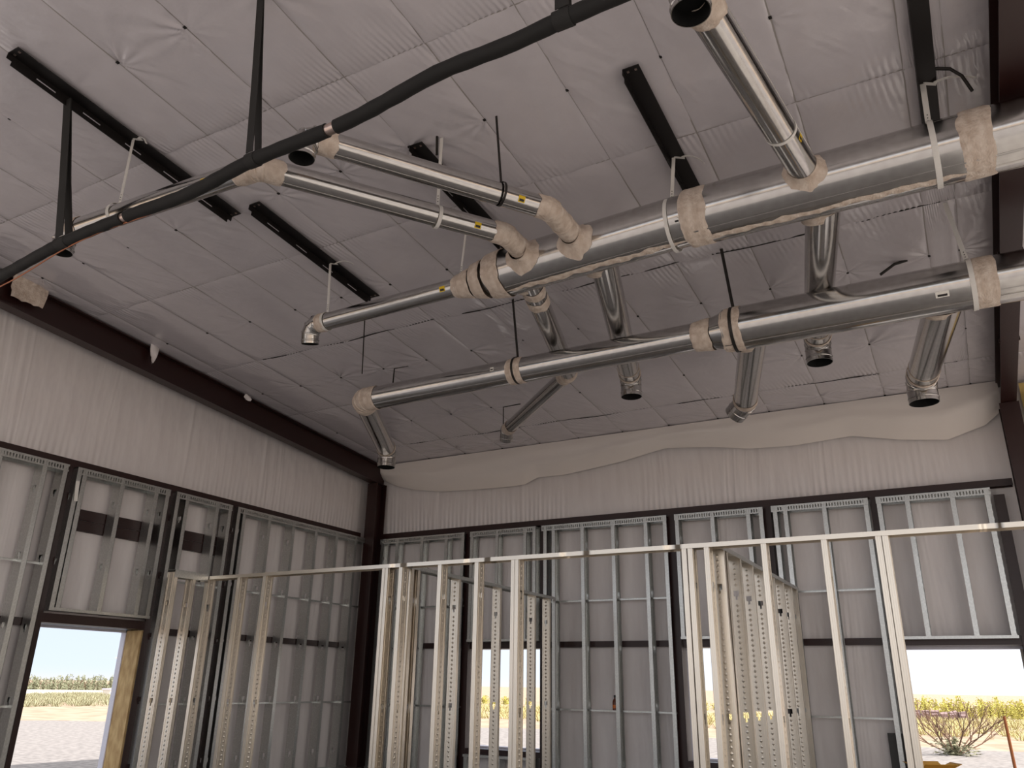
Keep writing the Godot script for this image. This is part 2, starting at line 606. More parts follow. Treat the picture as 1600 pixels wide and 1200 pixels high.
func build_walls() -> void:
	var back := setting("wall_back")
	# upper facing, strip by strip
	var cuts := [0.0, 1.62, 3.55, 5.65, 7.35, 9.2, 10.6, 11.75, 13.6, 16.4]
	for k in cuts.size() - 1:
		part(back, "liner_panel", wall_sheet(true, cuts[k], cuts[k + 1], 4.36, 5.95, -0.16, 1.0), M.liner)
	# between the girts, and below them between the openings
	for r in [[0.0, 1.2], [1.2, 2.5], [2.5, 4.05], [4.05, 5.3], [5.3, 6.55], [6.55, 8.15], [8.15, 9.78], [9.78, 11.4], [11.4, 16.4]]:
		part(back, "liner_panel", wall_sheet(true, r[0], r[1], 2.15, 4.36, -0.17, 0.5), M.liner)
	for r in [[0.0, 1.2], [1.2, 2.52], [4.0, 5.3], [5.3, 6.62], [8.02, 9.86], [11.36, 16.4]]:
		part(back, "liner_panel", wall_sheet(true, r[0], r[1], 0.0, 2.15, -0.17, 0.0), M.liner)
	for r in [[2.52, 4.0], [6.62, 8.02]]:
		part(back, "liner_panel", wall_sheet(true, r[0], r[1], 0.0, 0.4, -0.17, 0.0), M.liner)
	var st := mb()
	for r in [[-0.42, 2.52, -0.1, 6.2], [2.52, 4.0, -0.1, 0.44], [2.52, 4.0, 2.12, 6.2], [4.0, 6.62, -0.1, 6.2], [6.62, 8.02, -0.1, 0.44], [6.62, 8.02, 2.12, 6.2], [8.02, 9.88, -0.1, 6.2], [9.88, 11.32, 2.12, 6.2], [11.32, 16.6, -0.1, 6.2]]:
		span(st, Vector3(r[0], r[2], -0.42), Vector3(r[1], r[3], -0.36))
	part(back, "sheathing", st.commit(), M.sheath)
	var left := setting("wall_left")
	var lc := [-0.1, 1.35, 3.0, 4.7, 6.5, 8.2, 9.3]
	for k in lc.size() - 1:
		part(left, "liner_panel", wall_sheet(false, lc[k], lc[k + 1], 4.36, 6.0, -0.16, 0.6, true), M.liner)
	for r in [[-0.1, 0.9], [0.9, 2.2], [2.2, 3.65], [3.65, 4.95], [4.95, 6.68], [6.68, 8.3], [8.3, 9.3]]:
		part(left, "liner_panel", wall_sheet(false, r[0], r[1], 2.2, 4.36, -0.17, 0.5), M.liner)
	for r in [[-0.1, 0.9], [0.9, 2.2], [2.2, 3.65], [3.65, 5.04], [6.64, 8.3], [8.3, 9.3]]:
		part(left, "liner_panel", wall_sheet(false, r[0], r[1], 0.0, 2.2, -0.17, 0.0), M.liner)
	st = mb()
	for r in [[-0.42, 5.04, -0.1, 5.9], [5.04, 6.64, 2.2, 5.9], [6.64, 9.3, -0.1, 5.9], [9.3, 15.2, 5.5, 5.9], [15.2, 15.6, -0.1, 5.9]]:
		span(st, Vector3(-0.42, r[2], r[0]), Vector3(-0.36, r[3], r[1]))
	# gable triangle above
	for k in 12:
		var z0 := -0.3 + 15.9 * k / 12.0
		span(st, Vector3(-0.42, 5.85, z0), Vector3(-0.36, roof_y(z0 + 1.32) + 0.16, z0 + 1.33))
	part(left, "sheathing", st.commit(), M.sheath)
	# the building is still open at the right end and along the front behind the camera: only posts and headers stand
	var right := setting("wall_right")
	st = mb()
	span(st, Vector3(16.4, 5.7, -0.3), Vector3(16.6, 7.4, 15.6))
	for z in [-0.3, 7.4, 15.3]:
		span(st, Vector3(16.4, -0.1, z), Vector3(16.6, 5.7, z + 0.3))
	part(right, "sheathing", st.commit(), M.liner)
	var front := setting("wall_front")
	st = mb()
	span(st, Vector3(-0.3, 6.3, 15.4), Vector3(16.6, 7.4, 15.6))
	for x in [-0.3, 16.3]:
		span(st, Vector3(x, -0.1, 15.4), Vector3(x + 0.3, 6.3, 15.6))
	part(front, "sheathing", st.commit(), M.liner)
	var fl := setting("floor")
	st = mb()
	span(st, Vector3(-0.3, -0.2, -0.3), Vector3(16.6, 0.0, 15.6))
	part(fl, "slab", st.commit(), M.concrete)

# ------------------------------------------------------------------ brown framing
# C-section: box-like channel from a to b, depth along "deep", face width along "wide"
func channel(a: Vector3, b: Vector3, wide: Vector3, deep: Vector3, w: float, d: float) -> Mesh:
	var st := mb()
	var t := 0.012
	bar(st, a, b, wide, w, t)
	bar(st, a - deep * (d - t), b - deep * (d - t), wide, w, t)
	var s := wide * (w * 0.5 - t * 0.5)
	var m := -deep * d * 0.5
	bar(st, a + s + m, b + s + m, deep, d, t)
	return st.commit()

func ibeam(a: Vector3, b: Vector3, up: Vector3, side: Vector3, h: float, w: float) -> Array:
	var st := mb()
	bar(st, a, b, side, w, 0.018)
	var st2 := mb()
	bar(st2, a - up * h, b - up * h, side, w, 0.018)
	var st3 := mb()
	bar(st3, a - up * h * 0.5, b - up * h * 0.5, up, h - 0.02, 0.012)
	return [st.commit(), st2.commit(), st3.commit()]

func build_framing() -> void:
	var rb := roof_basis()
	for q in [[0.21, "dark brown steel roof beam sloping along the top of the left wall"], [11.76, "dark brown steel roof beam crossing behind both trunk ducts at the right"]]:
		var x: float = q[0]
		var t := thing("roof_beam", q[1], "beam", Vector3.ZERO, "brown steel roof beams")
		var w := 0.2
		var parts := ibeam(Vector3(x, roof_y(-0.1) - 0.055, -0.1), Vector3(x, roof_y(15.3) - 0.055, 15.3), rb.y, Vector3.RIGHT, 0.39, w)
		part(t, "top_flange", parts[0], M.brown)
		part(t, "bottom_flange", parts[1], M.brown)
		part(t, "web", parts[2], M.brown)
		if x > 5.0:
			var bt := mb()
			for z in [2.3, 4.4]:
				for s in [-0.1, 0.1]:
					box(bt, Vector3(x + s, roof_y(z) - 0.43, z), Vector3(0.03, 0.05, 0.03))
			part(t, "bolts", bt.commit(), M.brown)
	for q in [[0.21, 0.13, "dark brown steel corner column where the two stud walls meet"], [11.76, 0.15, "dark brown steel column at the right end of the back wall"]]:
		var x: float = q[0]
		var z: float = q[1]
		var t := thing("steel_column", q[2], "column", Vector3(x, 0, z), "brown steel columns")
		var pr := ibeam(Vector3(0, 0, 0.15), Vector3(0, 5.44, 0.15), Vector3(0, 0, 1), Vector3.RIGHT, 0.3, 0.25)
		part(t, "front_flange", pr[0], M.brown)
		part(t, "rear_flange", pr[1], M.brown)
		part(t, "web", pr[2], M.brown)
		var st := mb()
		span(st, Vector3(-0.14, 0, -0.18), Vector3(0.14, 0.02, 0.18))
		part(t, "base_plate", st.commit(), M.brown)
	# girts
	var gl := [
		["upper brown wall girt running along the back wall over the stud frames", Vector3(0.33, 4.35, 0.0), Vector3(11.62, 4.35, 0.0), 0],
		["upper brown wall girt running along the left wall over the stud frames", Vector3(0.0, 4.35, 9.3), Vector3(0.0, 4.35, 0.3), 1],
		["lower brown wall girt behind the back studs between column and first window", Vector3(0.33, 2.185, -0.1), Vector3(2.46, 2.185, -0.1), 0],
		["lower brown wall girt behind the widest back frame, between the two windows", Vector3(4.06, 2.185, -0.1), Vector3(6.46, 2.185, -0.1), 0],
		["lower brown wall girt behind the back studs left of the large opening", Vector3(8.2, 2.185, -0.1), Vector3(9.72, 2.185, -0.1), 0],
		["lower brown wall girt behind the left wall studs nearest the corner", Vector3(-0.1, 2.185, 4.9), Vector3(-0.1, 2.185, 0.3), 1],
		["lower brown wall girt on the left wall in front of the doorway", Vector3(-0.1, 2.185, 9.3), Vector3(-0.1, 2.185, 6.74), 1],
		["brown wall girt at lower right end of back wall past the large opening", Vector3(11.5, 4.22, -0.05), Vector3(11.63, 4.22, -0.05), 0]]
	for q in gl.slice(0, 7):
		var deep := Vector3(0, 0, 1) if q[3] == 0 else Vector3(1, 0, 0)
		solid("wall_girt", channel(q[1], q[2], Vector3.UP, deep, 0.1, 0.16), M.brown, q[0], "girt", "brown wall girts")
	var t := thing("wall_girt", "double brown girt seen behind the short stud frame over the doorway", "girt", Vector3.ZERO, "brown wall girts")
	part(t, "upper_half", channel(Vector3(-0.1, 3.685, 6.6), Vector3(-0.1, 3.685, 3.78), Vector3.UP, Vector3(1, 0, 0), 0.148, 0.08), M.brown)
	part(t, "lower_half", channel(Vector3(-0.1, 3.53, 6.6), Vector3(-0.1, 3.53, 3.78), Vector3.DOWN, Vector3(1, 0, 0), 0.148, 0.08), M.brown)
	# posts in the gaps between frames
	var pl := [
		["brown steel jamb post at the left side of the first back window", 2.45, 0], ["brown steel jamb post at the right side of the first back window", 4.09, 0],
		["brown steel jamb post at the left side of the second back window", 6.53, 0], ["brown steel jamb post at the right side of the second back window", 8.14, 0],
		["brown steel jamb post at the left side of the large back opening", 9.78, 0], ["brown steel jamb post at the right side of the large back opening", 11.42, 0],
		["brown steel jamb post at the near side of the left doorway", 6.74, 1], ["brown steel jamb post at the far side of the left doorway", 4.98, 1],
		["brown steel post in the gap between the two left frames nearest the corner", 3.76, 1]]
	for q in pl:
		var p := Vector3(q[1], 0, -0.005) if q[2] == 0 else Vector3(-0.005, 0, q[1])
		var wide := Vector3.RIGHT if q[2] == 0 else Vector3(0, 0, -1)
		var deep := Vector3(0, 0, 1) if q[2] == 0 else Vector3(1, 0, 0)
		var wdt := 0.14 if q[2] == 0 else 0.17
		solid("jamb_post", channel(p, p + Vector3(0, 4.3 if q[1] < 11.0 else 4.18, 0), wide * (-1.0 if q[1] in [2.45, 6.53, 9.78] else 1.0), deep, wdt, 0.3), M.brown, q[0], "post", "brown jamb posts")
	# window frames
	for q in [[1, 2.52, 4.02], [2, 6.6, 8.07]]:
		var w := setting("window_%d" % q[0])
		var a: float = q[1]
		var b: float = q[2]
		var st := mb()
		span(st, Vector3(a, 2.12, -0.34), Vector3(b, 2.24, -0.06))
		part(w, "header", st.commit(), M.brown)
		st = mb()
		span(st, Vector3(a, 0.35, -0.34), Vector3(b, 0.44, 0.0))
		part(w, "sill", st.commit(), M.brown)
		st = mb()
		span(st, Vector3(a - 0.01, 0.44, -0.46), Vector3(a + 0.035, 2.12, -0.2))
		span(st, Vector3(b - 0.06, 0.44, -0.46), Vector3(b - 0.02, 2.12, -0.2))
		span(st, Vector3(a, 0.44, -0.46), Vector3(b, 0.47, -0.3))
		part(w, "trim", st.commit(), M.white_metal)
	var d := setting("door_1")
	var st := mb()
	span(st, Vector3(-0.34, 2.19, 5.0), Vector3(0.0, 2.31, 6.7))
	part(d, "header", st.commit(), M.brown)
	st = mb()
	span(st, Vector3(-0.36, 0.0, 5.04), Vector3(-0.03, 2.18, 5.085))
	part(d, "jamb_board", st.commit(), M.wood, Transform3D(), "raw yellowish wooden board")
	st = mb()
	span(st, Vector3(-0.46, 0.0, 5.05), Vector3(-0.36, 2.19, 5.1))
	span(st, Vector3(-0.46, 2.15, 5.05), Vector3(-0.36, 2.19, 6.64))
	part(d, "trim", st.commit(), M.white_metal)
	d = setting("door_2")
	st = mb()
	span(st, Vector3(9.84, 2.12, -0.34), Vector3(11.36, 2.24, -0.02))
	part(d, "header", st.commit(), M.brown)
	st = mb()
	span(st, Vector3(9.86, 2.08, -0.46), Vector3(11.36, 2.12, -0.3))
	part(d, "trim", st.commit(), M.white_metal)

# ------------------------------------------------------------------ light-gauge framing
# C-stud standing at the origin: flange face at z = 0 facing +z, web at x = side * w / 2
func stud_mesh(h: float, d: float, w: float, side: int, first := 0.55, step := 0.61, knurl := false) -> Mesh:
	var key := "%.3f %.3f %.3f %d %.2f %.2f %s" % [h, d, w, side, first, step, knurl]
	if cache.has(key):
		return cache[key]
	var st := mb()
	var t := 0.004
	var xs := side * (w * 0.5 - t * 0.5)
	var holes := []
	var y := first
	while y < h - 0.2:
		holes.append(y)
		y += step
	var segs := []
	var y0 := 0.0
	for hy in holes:
		segs.append([y0, hy - 0.045, 0.0, 1.0])
		# keyhole: wide slot above, narrow slot below
		segs.append([hy - 0.045, hy - 0.005, 0.0, 0.42])
		segs.append([hy - 0.045, hy - 0.005, 0.58, 1.0])
		segs.append([hy - 0.005, hy + 0.055, 0.0, 0.3])
		segs.append([hy - 0.005, hy + 0.055, 0.7, 1.0])
		y0 = hy + 0.055
	segs.append([y0, h, 0.0, 1.0])
	for s in segs:
		var za: float = -d * s[2]
		var zb: float = -d * s[3]
		for f in [-1.0, 1.0]:
			var x: float = xs + f * t * 0.5
			if f > 0:
				quad(st, Vector3(x, s[0], za), Vector3(x, s[0], zb), Vector3(x, s[1], zb), Vector3(x, s[1], za), s[2] * 0.5, s[3] * 0.5, s[0] * 6.0, s[1] * 6.0)
			else:
				quad(st, Vector3(x, s[0], zb), Vector3(x, s[0], za), Vector3(x, s[1], za), Vector3(x, s[1], zb), s[3] * 0.5, s[2] * 0.5, s[0] * 6.0, s[1] * 6.0)
	for z in [-t * 0.5, -d + t * 0.5]:
		for f in [-1.0, 1.0]:
			var zz: float = z + f * t * 0.5
			if f > 0:
				quad(st, Vector3(-w * 0.5, 0, zz), Vector3(w * 0.5, 0, zz), Vector3(w * 0.5, h, zz), Vector3(-w * 0.5, h, zz), 0.51, 0.99, 0.0, h)
			else:
				quad(st, Vector3(w * 0.5, 0, zz), Vector3(-w * 0.5, 0, zz), Vector3(-w * 0.5, h, zz), Vector3(w * 0.5, h, zz), 0.51, 0.99, 0.0, h)
	for z in [-0.009, -d + 0.009]:
		var x := -side * (w * 0.5 - t * 0.5)
		box(st, Vector3(x, h * 0.5, z), Vector3(t, h, 0.018))
	if knurl:
		# rolled diamond dimples down the middle of the web, on both faces
		var yk := 0.07
		while yk < h - 0.05:
			var free := true
			for hy in holes:
				if absf(yk - hy) < 0.085:
					free = false
			if free:
				for f in [-1.0, 1.0]:
					var x: float = xs + f * t * 0.5
					var tip := Vector3(x + f * 0.005, yk, -d * 0.5)
					var q := [Vector3(x, yk - 0.021, -d * 0.5), Vector3(x, yk, -d * 0.5 + 0.02), Vector3(x, yk + 0.021, -d * 0.5), Vector3(x, yk, -d * 0.5 - 0.02)]
					for k in 4:
						var a: Vector3 = q[k]
						var b: Vector3 = q[(k + 1) % 4]
						var n := (b - a).cross(tip - a).normalized()
						if n.x * f < 0.0:
							n = -n
							vert(st, a, n, Vector2(0.02, 0)); vert(st, b, n, Vector2(0.02, 0)); vert(st, tip, n, Vector2(0.02, 0))
						else:
							vert(st, a, n, Vector2(0.02, 0)); vert(st, tip, n, Vector2(0.02, 0)); vert(st, b, n, Vector2(0.02, 0))
			yk += 0.058
		for f in [-1.0, 1.0]:
			for zz in [-d * 0.2, -d * 0.8]:
				box(st, Vector3(xs + f * t * 0.5, h * 0.5, zz), Vector3(0.005, h, 0.006))
	var m := st.commit()
	cache[key] = m
	return m

# channel track along +x from the origin; legs hang down (dir -1) or stand up (dir 1); depth d towards -z
func track_mesh(l: float, d: float, leg: float, dir: int, slotted := false) -> Mesh:
	var st := mb()
	var t := 0.004
	span(st, Vector3(0, -t if dir < 0 else 0.0, -d), Vector3(l, 0.0 if dir < 0 else t, 0))
	var lo := -leg if dir < 0 else 0.0
	var hi := 0.0 if dir < 0 else leg
	span(st, Vector3(0, lo, -d - t), Vector3(l, hi, -d))
	if not slotted:
		span(st, Vector3(0, lo, 0), Vector3(l, hi, t))
	else:
		span(st, Vector3(0, -0.028, 0), Vector3(l, 0, t))
		span(st, Vector3(0, -leg, 0), Vector3(l, -leg + 0.022, t))
		var x := 0.0
		while x < l:
			var e := minf(x + 0.022, l)
			span(st, Vector3(x, -leg + 0.022, 0), Vector3(e, -0.028, t))
			x += 0.041
	return st.commit()

# stud frame standing along a wall. o = origin on the wall's run, u = direction of the run, face normal = u rotated; list of stud centres
func stud_frame(label: String, along_x: bool, a0: float, a1: float, y0: float, y1: float, studs: Array, rods: Array, feet := true) -> Node3D:
	var l := a1 - a0
	var t: Node3D
	var b: Basis
	if along_x:
		t = thing("stud_frame", label, "stud frame", Vector3(a0, y0, 0.105), "stud frames along the outer walls")
		b = Basis()
	else:
		t = thing("stud_frame", label, "stud frame", Vector3(0.105, y0, a1), "stud frames along the outer walls")
		b = Basis(Vector3.UP, PI / 2)
	t.basis = b
	var h := y1 - y0
	part(t, "slotted_track", track_mesh(l, 0.19, 0.1, -1, true), M.stud, Transform3D(Basis(), Vector3(0, h, 0.004)))
	if feet:
		part(t, "bottom_track", track_mesh(l, 0.19, 0.04, 1), M.stud, Transform3D(Basis(), Vector3(0, 0, 0.004)))
	for s in studs:
		var c: float = s - a0 if along_x else a1 - s
		var side := -1
		part(t, "stud", stud_mesh(h - 0.02, 0.186, 0.068, side, 0.31 if y0 < 0.5 else 2.98 - y0 - (0.0 if y0 > 2.28 else 0.0), 0.89), M.stud, Transform3D(Basis(), Vector3(c, 0.006, 0.0)))
	for ry in rods:
		var st := mb()
		span(st, Vector3(0.02, ry - y0 - 0.016, -0.1), Vector3(l - 0.02, ry - y0 + 0.012, -0.094))
		span(st, Vector3(0.02, ry - y0 + 0.008, -0.1), Vector3(l - 0.02, ry - y0 + 0.012, -0.075))
		part(t, "bridging_channel", st.commit(), M.stud)
	return t

func build_outer_frames() -> void:
	stud_frame("galvanised stud frame on the back wall next to the corner column", true, 0.38, 2.42, 0.0, 4.27, [0.43, 0.81, 1.42, 2.0, 2.385], [1.12, 2.9])
	stud_frame("short galvanised stud frame over the first back window", true, 2.55, 3.98, 2.24, 4.27, [2.59, 3.15, 3.75, 3.945], [])
	stud_frame("widest galvanised stud frame of the back wall, with a small bottle", true, 4.1, 6.49, 0.0, 4.27, [4.17, 4.34, 4.915, 5.505, 6.11, 6.455], [1.13, 2.91])
	stud_frame("short galvanised stud frame over the second back window", true, 6.63, 8.11, 2.24, 4.27, [6.67, 7.28, 7.87, 8.075], [])
	stud_frame("galvanised stud frame between second back window and large opening", true, 8.24, 9.69, 0.0, 4.27, [8.3, 8.46, 9.05, 9.655], [1.14, 2.925])
	stud_frame("short galvanised stud frame over the large back opening", true, 9.8, 11.32, 2.2, 4.27, [9.84, 10.23, 10.83, 11.27], [])
	stud_frame("galvanised stud frame of the left wall reaching into the corner", false, 0.04, 3.7, 0.0, 4.29, [3.665, 3.535, 2.94, 2.33, 1.72, 1.13, 0.55, 0.085], [1.155, 2.93])
	stud_frame("narrow galvanised stud frame on the left wall right of the doorway", false, 3.82, 4.97, 0.0, 4.29, [4.93, 4.745, 4.13, 3.86], [1.155, 2.93])
	stud_frame("short galvanised stud frame over the left doorway", false, 5.09, 6.66, 2.34, 4.29, [6.62, 6.535, 5.925, 5.33, 5.13], [])
	stud_frame("galvanised stud frame on the left wall in front of the doorway", false, 6.79, 9.25, 0.0, 4.29, [6.83, 7.12, 7.73, 8.34, 8.95, 9.2], [1.155, 2.93])
	# cripples under the window sills
	for q in [[2.55, 3.98, "low galvanised cripple frame under the first back window sill"], [6.63, 8.05, "low galvanised cripple frame under the second back window sill"]]:
		var t := thing("sill_frame", q[2], "stud frame", Vector3(q[0], 0, 0.105), "cripple frames under window sills")
		var l: float = q[1] - q[0]
		part(t, "top_track", track_mesh(l, 0.19, 0.04, -1), M.stud, Transform3D(Basis(), Vector3(0, 0.35, 0.004)))
		part(t, "bottom_track", track_mesh(l, 0.19, 0.04, 1), M.stud, Transform3D(Basis(), Vector3(0, 0, 0.004)))
		for k in 3:
			part(t, "stud", stud_mesh(0.345, 0.186, 0.068, 1), M.stud, Transform3D(Basis(), Vector3(0.05 + (l - 0.1) * k / 2.0, 0.003, 0)))

func build_partitions() -> void:
	var top := 2.965
	var H := top - 0.01
	# partition parallel to the back wall
	var t := thing("partition_frame", "long open galvanised partition frame parallel to the back wall, in front of all others", "stud partition", Vector3(0.45, 0, 4.74), "interior stud partitions")
	for q in [[0.0, 7.7], [7.7, 13.5]]:
		part(t, "header_track", track_mesh(q[1] - q[0], 0.16, 0.048, -1), M.knurled, Transform3D(Basis(), Vector3(q[0], top, 0.004)))
	for q in [[0.0, 1.75], [3.6, 5.75], [7.65, 8.1], [8.5, 9.85]]:
		part(t, "floor_track", track_mesh(q[1] - q[0], 0.16, 0.04, 1), M.knurled, Transform3D(Basis(), Vector3(q[0], 0, 0.004)))
	for q in [[0.8, 1], [1.475, 1], [1.985, 1], [4.13, -1], [4.17, 1], [4.4, 1], [5.01, 1], [5.555, 1], [6.07, -1], [6.115, 1], [8.185, -1], [8.25, 1], [8.43, 1], [9.03, 1], [9.625, 1], [10.13, -1], [10.19, 1]]:
		part(t, "stud", stud_mesh(H, 0.156, 0.056, q[1], 1.2, 1.3, true), M.knurled, Transform3D(Basis(), Vector3(q[0] - 0.45, 0.005, 0)))
	# partitions that run from it to the back wall
	for q in [[4.36, [4.5, 4.36, 3.34, 2.15, 0.98, 0.42], "galvanised cross partition frame on the left, running to the back wall", 0.15], [8.47, [4.44, 4.32, 3.72, 3.12, 2.5, 1.9, 1.3, 0.7, 0.3], "galvanised cross partition frame on the right with knurled wide studs", 0.16]]:
		var x: float = q[0]
		var w: float = q[3]
		var p := thing("partition_frame", q[2], "stud partition", Vector3(x, 0, 4.62), "interior stud partitions")
		p.basis = Basis(Vector3.UP, PI / 2)
		# local x runs towards -z, local z = +x of the room
		part(p, "header_track", track_mesh(4.4, w, 0.048, -1), M.stud, Transform3D(Basis(), Vector3(0, top, w * 0.5)))
		part(p, "floor_track", track_mesh(4.4, w, 0.04, 1), M.stud, Transform3D(Basis(), Vector3(0, 0, w * 0.5)))
		for z in q[1]:
			part(p, "stud", stud_mesh(H, w - 0.008, 0.056, -1, 1.2, 1.3, true), M.knurled, Transform3D(Basis(), Vector3(4.62 - z, 0.005, w * 0.5 - 0.004)))
	# short return wall by the doorway
	t = thing("partition_frame", "short galvanised return frame beside the left doorway", "stud partition", Vector3(0.85, 0, 5.36), "interior stud partitions")
	t.basis = Basis(Vector3.UP, PI / 2)
	part(t, "header_track", track_mesh(0.6, 0.16, 0.11, -1), M.stud, Transform3D(Basis(), Vector3(0, top + 0.03, 0.0)))
	part(t, "floor_track", track_mesh(0.6, 0.16, 0.04, 1), M.stud, Transform3D(Basis(), Vector3(0, 0, 0.0)))
	part(t, "stud", stud_mesh(H, 0.156, 0.056, -1, 1.2, 1.3, true), M.knurled, Transform3D(Basis(), Vector3(0.035, 0.005, -0.004)))
	part(t, "stud", stud_mesh(H, 0.156, 0.056, -1, 1.2, 1.3, true), M.knurled, Transform3D(Basis(), Vector3(0.36, 0.005, -0.004)))

# ------------------------------------------------------------------ things hung under the roof
func build_support_bars() -> void:
	var list := [
		[4.16, 10.58, 7.95, "dark slotted steel bar under the ceiling carrying a black strap, leftmost of the bars"],
		[4.52, 8.03, 5.84, "dark slotted steel bar under the ceiling over the small duct end"],
		[6.73, 8.05, 5.84, "dark slotted steel bar under the ceiling crossing behind the two diagonal ducts"],
		[8.98, 8.05, 5.84, "dark slotted steel bar under the ceiling above the middle of the large trunk duct"],
		[11.19, 8.05, 5.84, "dark slotted steel bar under the ceiling next to the right roof beam"]]
	for q in list:
		var t := thing("slotted_bar", q[3], "support bar", Vector3(q[0], roof_y(q[2]) - 0.05, q[2]), "slotted bars under the ceiling")
		t.basis = roof_basis()
		var l: float = (q[1] - q[2]) * 1.0034
		var w := 0.15
		var st := mb()
		# leg that hangs at the left edge, with slots
		var lx := -w * 0.5
		span(st, Vector3(lx, -0.042, 0), Vector3(lx + 0.008, 0.0, l))
		span(st, Vector3(lx, -0.105, 0.05), Vector3(lx + 0.008, -0.06, l - 0.05))
		var n := int(l / 0.44)
		var z := 0.0
		var sl := 0.19
		var gap := (l - n * sl) / (n + 1)
		for k in n + 1:
			span(st, Vector3(lx, -0.06, z), Vector3(lx + 0.008, -0.042, z + gap))
			z += gap + sl
		part(t, "slotted_leg", st.commit(), M.black_steel)
		st = mb()
		span(st, Vector3(lx, -0.004, 0), Vector3(w * 0.5, 0.004, l))
		part(t, "flat_leg", st.commit(), M.black_steel)
		for e in [0.04, l - 0.04]:
			for s in [-0.035, 0.035]:
				st = mb()
				box(st, Vector3(s, -0.006, e), Vector3(0.02, 0.008, 0.02))
				part(t, "bolt", st.commit(), M.silver)

func ring_strap(st: SurfaceTool, c: Vector3, d: Vector3, r: float, w: float, t := 0.004) -> void:
	var f := frame_of(d)
	for k in 40:
		var a := TAU * k / 40
		var b := TAU * (k + 1) / 40
		bar(st, c + (f[0] * cos(a) + f[1] * sin(a)) * r, c + (f[0] * cos(b) + f[1] * sin(b)) * r, d, w, t)

# strap from the ceiling or a bar down to a pipe and round it
func hanger(label: String, top: Vector3, c: Vector3, d: Vector3, r: float, w: float, m: Material, wide: Vector3, tail := Vector3.ZERO) -> void:
	var t := thing("hanger_strap", label, "hanger strap", Vector3.ZERO, "straps holding up ducts and pipe")
	var st := mb()
	ring_strap(st, c, d, r + 0.005, w)
	part(t, "loop", st.commit(), m)
	st = mb()
	var lowp := c + Vector3(0, r + 0.003, 0)
	bar(st, lowp, top, wide, w, 0.005)
	part(t, "drop", st.commit(), m)
	if tail != Vector3.ZERO:
		st = mb()
		bar(st, top + Vector3(0, -0.02, 0), top + Vector3(0.1, -0.045, -0.03), Vector3.BACK, w * 0.8, 0.004)
		var last := top + Vector3(0.08, -0.045, 0)
		for k in 8:
			var s := (k + 1) / 8.0
			var p := top + Vector3(0.08, -0.045, 0) + tail * s + Vector3(0, -0.16 * s * s, 0)
			bar(st, last, p, Vector3.BACK, w * 0.6, 0.004)
			last = p
		part(t, "loose_tail", st.commit(), m)
	if m == M.strap_white:
		st = mb()
		for k in 3:
			box(st, lowp + (top - lowp).normalized() * (0.06 + 0.03 * k), Vector3(0.008, 0.008, 0.012))
		part(t, "rivets", st.commit(), M.rod)

